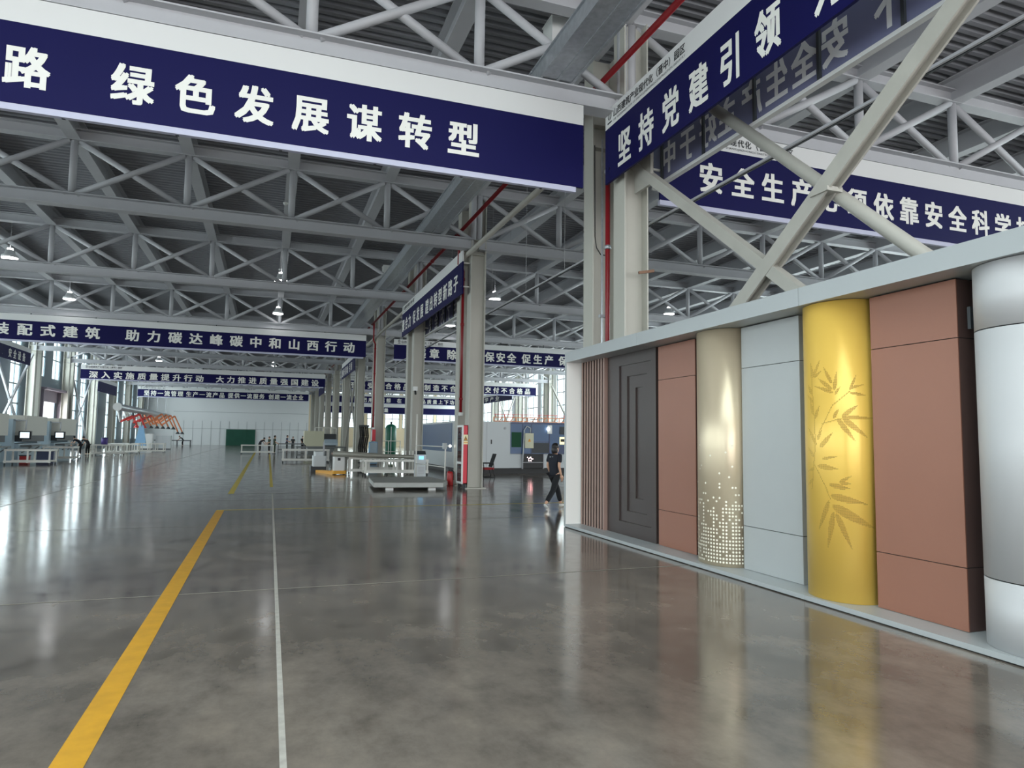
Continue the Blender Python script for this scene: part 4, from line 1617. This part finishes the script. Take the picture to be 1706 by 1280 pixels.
# ------------------------------------------------------------------ fire cabinet, extinguishers, chair
t = thing('fire_cabinet', 'tall red fire cabinet with glass door standing against the second column', 'cabinet', (6.27, 22.42, 0))
X0, X1, Y0, Y1 = 6.14, 6.34, 22.12, 22.80
m_ = MB()
m_.box(X0 + 0.02, X1, Y0, Y0 + 0.02, 0.16, 2.12)
m_.box(X0 + 0.02, X1, Y1 - 0.02, Y1, 0.16, 2.12)
m_.box(X1 - 0.02, X1, Y0, Y1, 0.16, 2.12)
m_.box(X0 + 0.02, X1, Y0, Y1, 2.10, 2.12)
m_.box(X0 + 0.02, X1, Y0, Y1, 0.16, 0.19)
m_.build('body', M['red'], t)
m_ = MB()
m_.box(X0, X0 + 0.02, Y0, Y0 + 0.06, 0.16, 2.12)
m_.box(X0, X0 + 0.02, Y1 - 0.06, Y1, 0.16, 2.12)
for z in (0.16, 0.82, 2.05):
    m_.box(X0, X0 + 0.02, Y0 + 0.06, Y1 - 0.06, z, z + 0.07)
m_.box(X0 - 0.002, X0 + 0.045, Y0 - 0.006, Y0, 0.16, 2.12)
door = m_.build('door_frame', M['white'], t)
m_ = MB()
m_.box(X0 + 0.006, X0 + 0.012, Y0 + 0.06, Y1 - 0.06, 0.2, 2.06)
sub(door, 'pane', m_, M['cab_glass'])
for z in (0.7, 1.25, 1.7):
    m_ = MB()
    m_.box(X0 + 0.03, X1 - 0.02, Y0 + 0.02, Y1 - 0.02, z, z + 0.015)
    m_.build('shelf', M['steel'], t)
m_ = MB()
m_.box(X0 + 0.05, X1 - 0.005, Y0 - 0.008, Y0, 1.48, 1.80)
sg = m_.build('sign', M['sign_yellow'], t, label='cream warning sign with an amber triangle')
m_ = MB()
xc = (X0 + X1) / 2 + 0.02
m_.add([(xc - 0.07, Y0 - 0.011, 1.60), (xc + 0.07, Y0 - 0.011, 1.60), (xc, Y0 - 0.011, 1.76)], [(0, 1, 2)], 0)
m_.add([(xc - 0.045, Y0 - 0.0125, 1.615), (xc + 0.045, Y0 - 0.0125, 1.615), (xc, Y0 - 0.0125, 1.725)], [(0, 1, 2)], 1)
m_.box(xc - 0.007, xc + 0.007, Y0 - 0.014, Y0 - 0.0125, 1.63, 1.69, 0)
for k in range(3):
    m_.box(xc - 0.06 + 0.045 * k, xc - 0.03 + 0.045 * k, Y0 - 0.012, Y0 - 0.008, 1.52, 1.56, 2)
sub(sg, 'triangle_print', m_, [M['ink'], M['sign_orange'], M['sign_orange']])
m_ = MB()
m_.box(X0 + 0.05, X0 + 0.09, Y0 + 0.03, Y0 + 0.10, 0.0, 0.16)
m_.box(X1 - 0.09, X1 - 0.03, Y0 + 0.03, Y0 + 0.10, 0.0, 0.16)
m_.box(X0 + 0.05, X1 - 0.03, Y1 - 0.10, Y1 - 0.03, 0.0, 0.16)
m_.build('foot', M['dark'], t)

for i, (x, y) in enumerate(((6.20, 23.72), (6.22, 24.06))):
    t = thing('fire_extinguisher', 'red fire extinguisher on the floor by the second column, %s' % ('the one by the rail post' if i == 0 else 'the one tucked behind the other'), 'fire extinguisher', (x, y, 0), group='fire extinguishers')
    m_ = MB()
    m_.lathe([(0.0, 0.0), (0.075, 0.0), (0.08, 0.02), (0.08, 0.42), (0.065, 0.47), (0.03, 0.50)], (x, y, 0), 18)
    m_.build('cylinder', M['red_dark'], t)
    m_ = MB()
    m_.lathe([(0.03, 0.50), (0.03, 0.56)], (x, y, 0), 12)
    m_.bar((x - 0.07, y, 0.58), (x + 0.06, y, 0.61), 0.03, 0.02)
    m_.build('valve', M['dark'], t)
    m_ = MB()
    m_.path([(x + 0.03, y, 0.55), (x + 0.10, y - 0.02, 0.48), (x + 0.095, y - 0.03, 0.2)], 0.012, 8)
    m_.build('hose', M['black'], t)

t = thing('office_chair', 'black mesh back office chair with red seat in front of the white machine cabinet', 'chair', (9.05, 28.4, 0))
m_ = MB()
m_.bevbox(8.72, 9.28, 28.15, 28.65, 0.34, 0.43, 0.05)
m_.build('seat', M['seat_red'], t)
m_ = MB()
m_.bar((9.17, 28.4, 0.46), (9.36, 28.4, 1.02), 0.46, 0.03, (1, 0, -0.35))
m_.build('backrest', M['mesh_black'], t)
for y in (28.13, 28.67):
    m_ = MB()
    m_.path([(8.80, y, 0.38), (8.76, y, 0.62), (9.22, y, 0.62), (9.24, y, 0.44)], 0.018, 8)
    m_.build('armrest', M['black'], t)
    m_ = MB()
    m_.path([(9.18, y, 0.38), (9.3, y, 0.02), (8.78, y, 0.02), (8.80, y, 0.38)], 0.016, 8)
    m_.build('leg', M['black'], t)

# ------------------------------------------------------------------ laser machine
t = thing('laser_machine', 'large blue and white enclosed laser cutting machine behind the second column', 'machine', (12, 33, 0))
F0 = 31.0
m_ = MB()
m_.box(8.35, 11.0, F0, F0 + 9, 0.28, 2.49)
m_.build('side_cabinet', M['machine_white'], t)
m_ = MB()
m_.box(8.33, 8.35, F0 + 0.9, F0 + 8.8, 1.02, 2.40)
m_.build('side_window', M['blue'], t, label='blue glazed strip along the side')
m_ = MB()
m_.box(9.80, 9.83, F0 - 0.012, F0, 0.32, 2.45)
m_.build('cabinet_joint', M['frame_grey'], t)
m_ = MB()
m_.box(10.02, 10.06, F0 - 0.03, F0, 1.42, 1.62)
m_.build('handle', M['black'], t)
m_ = MB()
m_.tube((10.72, F0 - 0.02, 2.18), (10.72, F0, 2.18), 0.06, 14)
m_.build('lock', M['steel'], t)
m_ = MB()
m_.box(11.0, 16.2, F0 + 0.1, F0 + 9, 0.28, 2.49)
m_.build('main_body', M['machine_white'], t)
m_ = MB()
m_.box(11.0, 16.2, F0 - 0.02, F0 + 0.1, 0.97, 2.49)
bl = m_.build('hood', M['blue'], t)
m_ = MB()
m_.box(11.05, 11.55, F0 - 0.035, F0 - 0.02, 1.28, 2.0)
sub(bl, 'green_window', m_, M['green_glass'])
m_ = MB()
m_.box(12.1, 13.0, F0 - 0.035, F0 - 0.02, 1.0, 1.5)
sub(bl, 'dark_window', m_, M['dark'])
m_ = MB()
for x in (11.6, 12.05, 13.0):
    m_.box(x, x + 0.04, F0 - 0.04, F0 - 0.02, 0.97, 2.44)
m_.box(11.6, 13.04, F0 - 0.04, F0 - 0.02, 1.52, 1.56)
m_.box(11.0, 16.2, F0 - 0.05, F0 - 0.02, 2.40, 2.49)
sub(bl, 'seam_rail', m_, M['blue_dark'])
m_ = MB()
m_.box(11.72, 12.16, F0 - 0.10, F0 - 0.02, 1.24, 1.96)
bx = m_.build('terminal_box', M['cream'], t)
m_ = MB()
m_.add([(11.86, F0 - 0.105, 1.55), (12.02, F0 - 0.105, 1.55), (11.94, F0 - 0.105, 1.70)], [(0, 1, 2)])
sub(bx, 'warning_triangle', m_, M['sign_orange'])
m_ = MB()
m_.tube((11.60, F0 - 0.12, 0.62), (11.66, F0 - 0.12, 2.1), 0.03, 10)
m_.path([(11.66, F0 - 0.12, 2.1), (11.8, F0 - 0.1, 2.3), (12.0, F0 - 0.06, 2.2), (12.0, F0 - 0.05, 1.96)], 0.025, 8)
m_.build('supply_hose', M['machine_white'], t)
m_ = MB()
m_.box(11.66, 12.72, F0 + 0.04, F0 + 0.1, 0.28, 0.96)
op = m_.build('cutting_opening', M['black'], t)
m_ = MB()
m_.box(11.62, 11.66, F0, F0 + 0.1, 0.24, 0.98)
m_.box(12.72, 12.76, F0, F0 + 0.1, 0.24, 0.98)
m_.box(11.66, 12.72, F0, F0 + 0.1, 0.54, 0.57)
sub(op, 'opening_frame', m_, M['steel'])
m_ = MB()
rg = random.Random(3)
for k in range(14):
    x, z = 12.0 + rg.uniform(-0.12, 0.16), 0.66 + rg.uniform(-0.06, 0.16)
    m_.box(x, x + 0.03, F0 + 0.03, F0 + 0.04, z, z + 0.03)
sub(op, 'welding_glow', m_, M['spark'])
m_ = MB()
m_.box(12.9, 13.14, F0 - 0.06, F0 - 0.02, 1.95, 2.36)
wl = m_.build('work_lamp', M['machine_white'], t)
m_ = MB()
m_.ellipsoid((12.92, F0 - 0.1, 2.18), (0.07, 0.05, 0.08), 12, 8)
sub(wl, 'bulb', m_, M['light_bulb'])
m_ = MB()
m_.box(13.56, 14.2, F0 - 0.05, F0 - 0.02, 1.92, 2.30)
m_.build('monitor', M['dark'], t)
m_ = MB()
m_.box(13.56, 14.2, F0 - 0.05, F0 - 0.02, 1.44, 1.80)
ps = m_.build('control_panel', M['screen_yellow'], t, label='cream lit control panel')
m_ = MB()
m_.box(13.6, 13.98, F0 - 0.055, F0 - 0.05, 1.56, 1.70)
sub(ps, 'display_window', m_, M['ink'])
m_ = MB()
m_.box(8.6, 16.0, F0 + 0.25, F0 + 8.8, 0.0, 0.28)
m_.build('base', M['black'], t)
m_ = MB()
m_.box(13.42, 16.2, F0 - 0.03, F0 - 0.02, 0.97, 1.38)
m_.build('lower_shield', M['blue_dark'], t)

# orange gantry, far in the machine hall
t = thing('gantry_crane', 'orange steel gantry girder low above the blue machine, deep in the machine hall', 'crane', (24, 66, 0))
m_ = MB()
for z in (3.45, 3.85):
    m_.bar((21.6, 66, z), (29.5, 66, z), 0.10, 0.08)
for k in range(14):
    x = 21.6 + k * 0.6
    m_.bar((x, 66, 3.45), (x + (0.3 if k % 2 else -0.0), 66, 3.85), 0.10, 0.07)
m_.build('girder', M['orange'], t)
m_ = MB()
for k in range(9):
    x = 21.8 + k * 0.95
    m_.bar((x, 66, 3.89), (x, 66, 4.15), 0.05, 0.05)
m_.bar((21.6, 66, 4.15), (29.5, 66, 4.15), 0.05, 0.05)
m_.build('handrail', M['coral'], t)
for x in (21.8, 29.2):
    for dy in (-1.2, 1.2):
        m_ = MB()
        m_.bar((x, 66, 3.42), (x, 66 + dy, 0.25), 0.2, 0.2)
        m_.build('leg', M['orange'], t)
    m_ = MB()
    m_.box(x - 0.2, x + 0.2, 64.4, 67.6, 0.0, 0.25)
    m_.build('end_carriage', M['orange'], t)

# ------------------------------------------------------------------ tank, red box, hoses behind the roller table
t = thing('storage_tank', 'tall dark green upright tank with a domed top behind the roller table', 'tank', (8.15, 48, 0))
m_ = MB()
m_.lathe([(0.0, 0.25), (0.30, 0.27), (0.38, 0.36), (0.38, 2.36), (0.30, 2.50), (0.12, 2.58), (0.0, 2.59)], (8.15, 48, 0), 28)
m_.build('shell', M['tank'], t)
m_ = MB()
m_.lathe([(0.05, 2.56), (0.05, 2.72), (0.09, 2.72), (0.09, 2.75)], (8.15, 48, 0), 14)
m_.build('valve', M['dark'], t)
for k in range(3):
    a = 2 * math.pi * k / 3 + 0.5
    m_ = MB()
    m_.bar((8.15 + 0.3 * math.cos(a), 48 + 0.3 * math.sin(a), 0.4), (8.15 + 0.34 * math.cos(a), 48 + 0.34 * math.sin(a), 0), 0.08, 0.04)
    m_.build('leg', M['tank'], t)
m_ = MB()
m_.tube((8.10, 47.60, 0.3), (8.10, 47.60, 2.4), 0.03, 8)
m_.build('gauge_pipe', M['white'], t)
t = thing('pipe_barrier', 'pale pipe guard frame standing in front of the green tank', 'guard rail', (7.6, 46.5, 0))
for x in (6.95, 7.75, 8.55):
    m_ = MB()
    m_.tube((x, 46.5, 0), (x, 46.5, 1.45), 0.03, 8)
    m_.build('post', M['table'], t)
for z in (0.7, 1.42):
    m_ = MB()
    m_.tube((6.95, 46.5, z), (8.55, 46.5, z), 0.025, 8)
    m_.build('rail', M['table'], t)

t = thing('hydrant_box', 'red box mounted on the fourth column of the middle row', 'box', (6.27, 43.3, 1.43))
m_ = MB()
m_.box(6.16, 6.36, 43.05, 43.5, 1.43, 2.14)
m_.build('housing', M['red'], t)
m_ = MB()
m_.box(6.14, 6.16, 43.08, 43.47, 1.46, 2.11)
m_.build('door', M['white'], t)
t = thing('blue_cabinet', 'small pale blue cabinet standing below the red box', 'cabinet', (6.1, 42.2, 0))
m_ = MB()
m_.box(5.86, 6.34, 42.0, 42.4, 0.06, 1.38)
m_.build('body', M['tarp_blue'], t)
m_ = MB()
m_.box(5.89, 6.31, 41.985, 42.0, 0.1, 1.34)
m_.build('door', M['brake_blue'], t)
m_ = MB()
m_.box(5.9, 6.3, 42.02, 42.38, 0.0, 0.06)
m_.build('plinth', M['dark'], t)
t = thing('hose_stand', 'dark stand hung with a bundle of black hoses beside the red box', 'hose stand', (5.95, 45.3, 0))
m_ = MB()
m_.tube((5.9, 45.3, 0), (5.9, 45.3, 2.4), 0.03, 8)
m_.box(5.6, 6.2, 45.1, 45.5, 0, 0.05)
m_.bar((5.6, 45.3, 2.38), (6.25, 45.3, 2.38), 0.2, 0.12)
m_.build('stand', M['dark'], t)
for k in range(5):
    x = 5.66 + 0.12 * k
    m_ = MB()
    m_.path([(x, 45.22, 2.32), (x + 0.05, 45.16, 1.7), (x - 0.06, 45.16, 1.0), (x + 0.03, 45.2, 0.3)], 0.055, 8)
    m_.build('hose', M['hose'], t)

# cream cabinet machine with railing
t = thing('cream_machine', 'cream boxed machine with a chamfered corner and a railing on top, beyond the tables', 'machine', (4.8, 66.5, 0))
m_ = MB()
m_.extr((3.25, 66, 0), (3.25, 68, 0), [(0, 1.05), (0.35, 0.66), (1.6, 0.62), (1.75, 0.75), (1.75, 2.15), (0, 2.15)], (0, 0, 1))
m_.build('hood', M['cream'], t)
m_ = MB()
m_.box(5.0, 6.1, 66.2, 68, 0.55, 1.9)
m_.build('rear_box', M['dark'], t)
m_ = MB()
m_.box(3.6, 6.0, 66.3, 67.9, 0.0, 0.6)
m_.build('base', M['table_dark'], t)
m_ = MB()
for x in (4.2, 4.9, 5.6, 6.1):
    m_.tube((x, 66.3, 1.85), (x, 66.3, 2.46), 0.03, 8)
m_.tube((4.2, 66.3, 2.46), (6.1, 66.3, 2.46), 0.03, 8)
m_.build('railing', M['table'], t)

# ------------------------------------------------------------------ press brakes along the window wall


def press_brake(y, label):
    t = thing('press_brake', label, 'press brake', (-14.0, y + 2, 0), group='press brakes along the window wall')
    m_ = MB()
    m_.bevbox(-14.7, -13.0, y, y + 4.1, 1.50, 2.64, 0.10)
    m_.build('ram_housing', M['brake_cream'], t)
    for yy in (y - 0.45, y + 4.1):
        m_ = MB()
        m_.box(-15.6, -13.5, yy, yy + 0.45, 0.0, 2.42)
        m_.build('side_frame', M['brake_blue'], t)
    m_ = MB()
    m_.box(-14.6, -13.15, y, y + 4.1, 1.14, 1.5)
    m_.build('upper_tool', M['dark'], t)
    m_ = MB()
    m_.box(-14.6, -13.3, y, y + 4.1, 0.0, 1.02)
    m_.build('bed', M['brake_blue'], t)
    m_ = MB()
    m_.box(-13.3, -12.75, y + 0.3, y + 3.8, 0.86, 0.94)
    for k in (0.6, 2.0, 3.4):
        m_.bar((-13.3, y + k, 0.5), (-12.8, y + k, 0.86), 0.06, 0.06)
    m_.build('support_table', M['table_dark'], t)
    m_ = MB()
    m_.path([(-13.5, y - 0.2, 2.35), (-12.9, y - 0.3, 2.35), (-12.9, y - 0.35, 1.8)], 0.04, 8)
    a = m_.build('pendant_arm', M['steel'], t)
    m_ = MB()
    m_.box(-13.2, -12.6, y - 0.45, y - 0.28, 1.28, 1.75)
    sub(a, 'control_screen_housing', m_, M['black'])
    m_ = MB()
    m_.box(-13.12, -12.68, y - 0.462, y - 0.45, 1.36, 1.68)
    s = m_.build('screen', M['screen'], t)
    return t


press_brake(39.4, 'white press brake beside the sunlit roller table, first of the row')
press_brake(46.2, 'white press brake in the middle of the row along the window wall')
press_brake(53.1, 'white press brake at the end of the row with two workers by it')
for lab, x, y, w_, h_, mm in (('small dark red bin under the sunlit roller table', -12.3, 43.9, 0.2, 0.45, 'red_dark'), ('blue crate on the floor behind the sunlit roller table', -11.4, 44.4, 0.4, 0.7, 'blue_dark')):
    t = thing('storage_bin', lab, 'bin', (x, y, 0))
    m_ = MB()
    m_.box(x - w_, x + w_, y - w_, y + w_, 0, h_)
    m_.build('tub', M[mm], t)
    m_ = MB()
    m_.box(x - w_ - 0.02, x + w_ + 0.02, y - w_ - 0.02, y + w_ + 0.02, h_ - 0.05, h_)
    m_.build('rim_band', M['dark'], t)

# ------------------------------------------------------------------ fume extraction duct with folding arms
t = thing('extraction_duct', 'round grey extraction duct along the window wall above the tables', 'duct', (-14.5, 98, 4.4))
m_ = MB()
m_.tube((-14.5, 79.2, 4.4), (-14.5, 117, 4.4), 0.36, 20)
m_.build('pipe', M['galv'], t)
for y in (82, 90, 98, 106, 114):
    m_ = MB()
    m_.tube((-14.5, y, 4.76), (-14.5, y, 10.1), 0.03, 6)
    m_.build('hanger', M['steel'], t)
m_ = MB()
m_.lathe([(0.40, -0.02), (0.40, 0.02)], (0, 0, 0), 20)
c2 = MB()
c2.tube((-14.5, 79.15, 4.4), (-14.5, 79.25, 4.4), 0.42, 20)
c2.build('end_cap', M['white'], t)
arm_labels = ['coral folding arm at the open end of the extraction duct', 'second folding arm from the open end of the extraction duct', 'third folding arm along the extraction duct', 'fourth folding arm along the extraction duct',
              'fifth folding arm along the extraction duct', 'sixth folding arm, orange, along the extraction duct', 'seventh folding arm, orange and steep, along the extraction duct', 'eighth folding arm, orange, along the extraction duct', 'last orange folding arm reaching out towards the white wall']
for i, lab in enumerate(arm_labels):
    y = 79.6 + i * 3.2
    t = thing('fume_arm', lab.replace('near end', 'open end'), 'fume arm', (-14.5, y, 4.0), group='fume extraction arms')
    p0, p1, p2, p3 = (-14.5, y, 4.04), (-14.3 + 0.06 * i, y + 0.3, 2.9 + 0.2 * (i % 2)), (-13.2 + 0.12 * i, y + 0.5, 4.2 if i > 4 else 3.5 + 0.3 * (i % 2)), (-12.8 + 0.2 * i, y + 0.5, 2.0 if i > 6 else 2.6)
    m_ = MB()
    m_.tube(p0, p1, 0.10, 10)
    m_.build('upper_arm', M['white'] if i < 5 else M['orange'], t)
    m_ = MB()
    m_.tube(p1, p2, 0.12, 10)
    m_.build('boom', M['coral'] if i < 4 else M['orange'], t)
    m_ = MB()
    m_.tube(p2, p3, 0.09, 10)
    m_.build('drop_pipe', M['orange'] if i > 1 else M['coral'], t)
    m_ = MB()
    m_.tube(p3, (p3[0], p3[1], p3[2] - 0.3), 0.10, 12, 0, 0.30)
    m_.build('hood', M['coral'] if i < 2 else M['dark'], t)

# clutter on and by the tables
t = thing('drum', 'purple drum standing on the grey table below the fume arms', 'drum', (-11.6, 59.4, 0.84))
m_ = MB()
m_.lathe([(0.0, 0.0), (0.22, 0.0), (0.22, 0.5), (0.0, 0.5)], (-11.6, 59.4, 0.84), 18)
m_.build('barrel', M['purple'], t)
m_ = MB()
m_.lathe([(0.23, 0.46), (0.23, 0.52), (0.0, 0.53)], (-11.6, 59.4, 0.84), 18)
m_.build('lid', M['blue_dark'], t)
m_ = MB()
m_.box(-12.2, -10.9, 64.5, 65.4, 0.84, 0.89)
tag(m_.build('foam_sheet', M['white'], None, (-11.5, 65, 0.84)), 'white foam sheet lying on the grey table below the fume arms', 'sheet')
t = thing('tarp_stand', 'pale blue tarpaulin hung over a slim stand below the orange arms', 'tarpaulin', (-11.8, 76.5, 0))
m_ = MB()
m_.add([(-12.3, 76.2, 0.5), (-11.3, 76.2, 0.5), (-11.6, 76.5, 2.5), (-12.0, 76.5, 2.5), (-12.3, 76.8, 0.5), (-11.3, 76.8, 0.5), (-11.6, 76.55, 2.5), (-12.0, 76.55, 2.5)], [(0, 1, 2, 3), (5, 4, 7, 6), (0, 3, 7, 4), (1, 5, 6, 2), (3, 2, 6, 7), (0, 4, 5, 1)])
m_.build('sheet', M['tarp_blue'], t)
m_ = MB()
m_.tube((-11.8, 76.5, 0), (-11.8, 76.5, 2.6), 0.03, 8)
m_.build('stand', M['steel'], t)
for lab, x, y, w_, d_, h_, mm in (('tall white cabinet below the orange arms', -12.4, 84.0, 1.2, 0.8, 1.7, 'white'), ('wide grey cabinet next to the white one below the orange arms', -10.8, 84.4, 1.5, 0.8, 1.5, 'machine_white')):
    t = thing('storage_cabinet', lab, 'cabinet', (x, y, 0), group='cabinets below the fume arms')
    m_ = MB()
    m_.box(x - w_ / 2, x + w_ / 2, y, y + d_, 0.08, h_)
    m_.build('body', M[mm], t)
    for k in (0, 1):
        m_ = MB()
        m_.box(x - w_ / 2 + 0.04 + k * w_ / 2, x - 0.04 + k * w_ / 2, y - 0.02, y, 0.12, h_ - 0.05)
        m_.build('door', M[mm], t)
    m_ = MB()
    m_.box(x - w_ / 2 + 0.03, x + w_ / 2 - 0.03, y + 0.03, y + d_ - 0.03, 0, 0.08)
    m_.build('plinth', M['dark'], t)

# ------------------------------------------------------------------ tidy up
if _fo.name in COL.objects:
    bpy.data.objects.remove(_fo)
for o in list(bpy.data.objects):
    if '_o' in o:
        del o['_o']
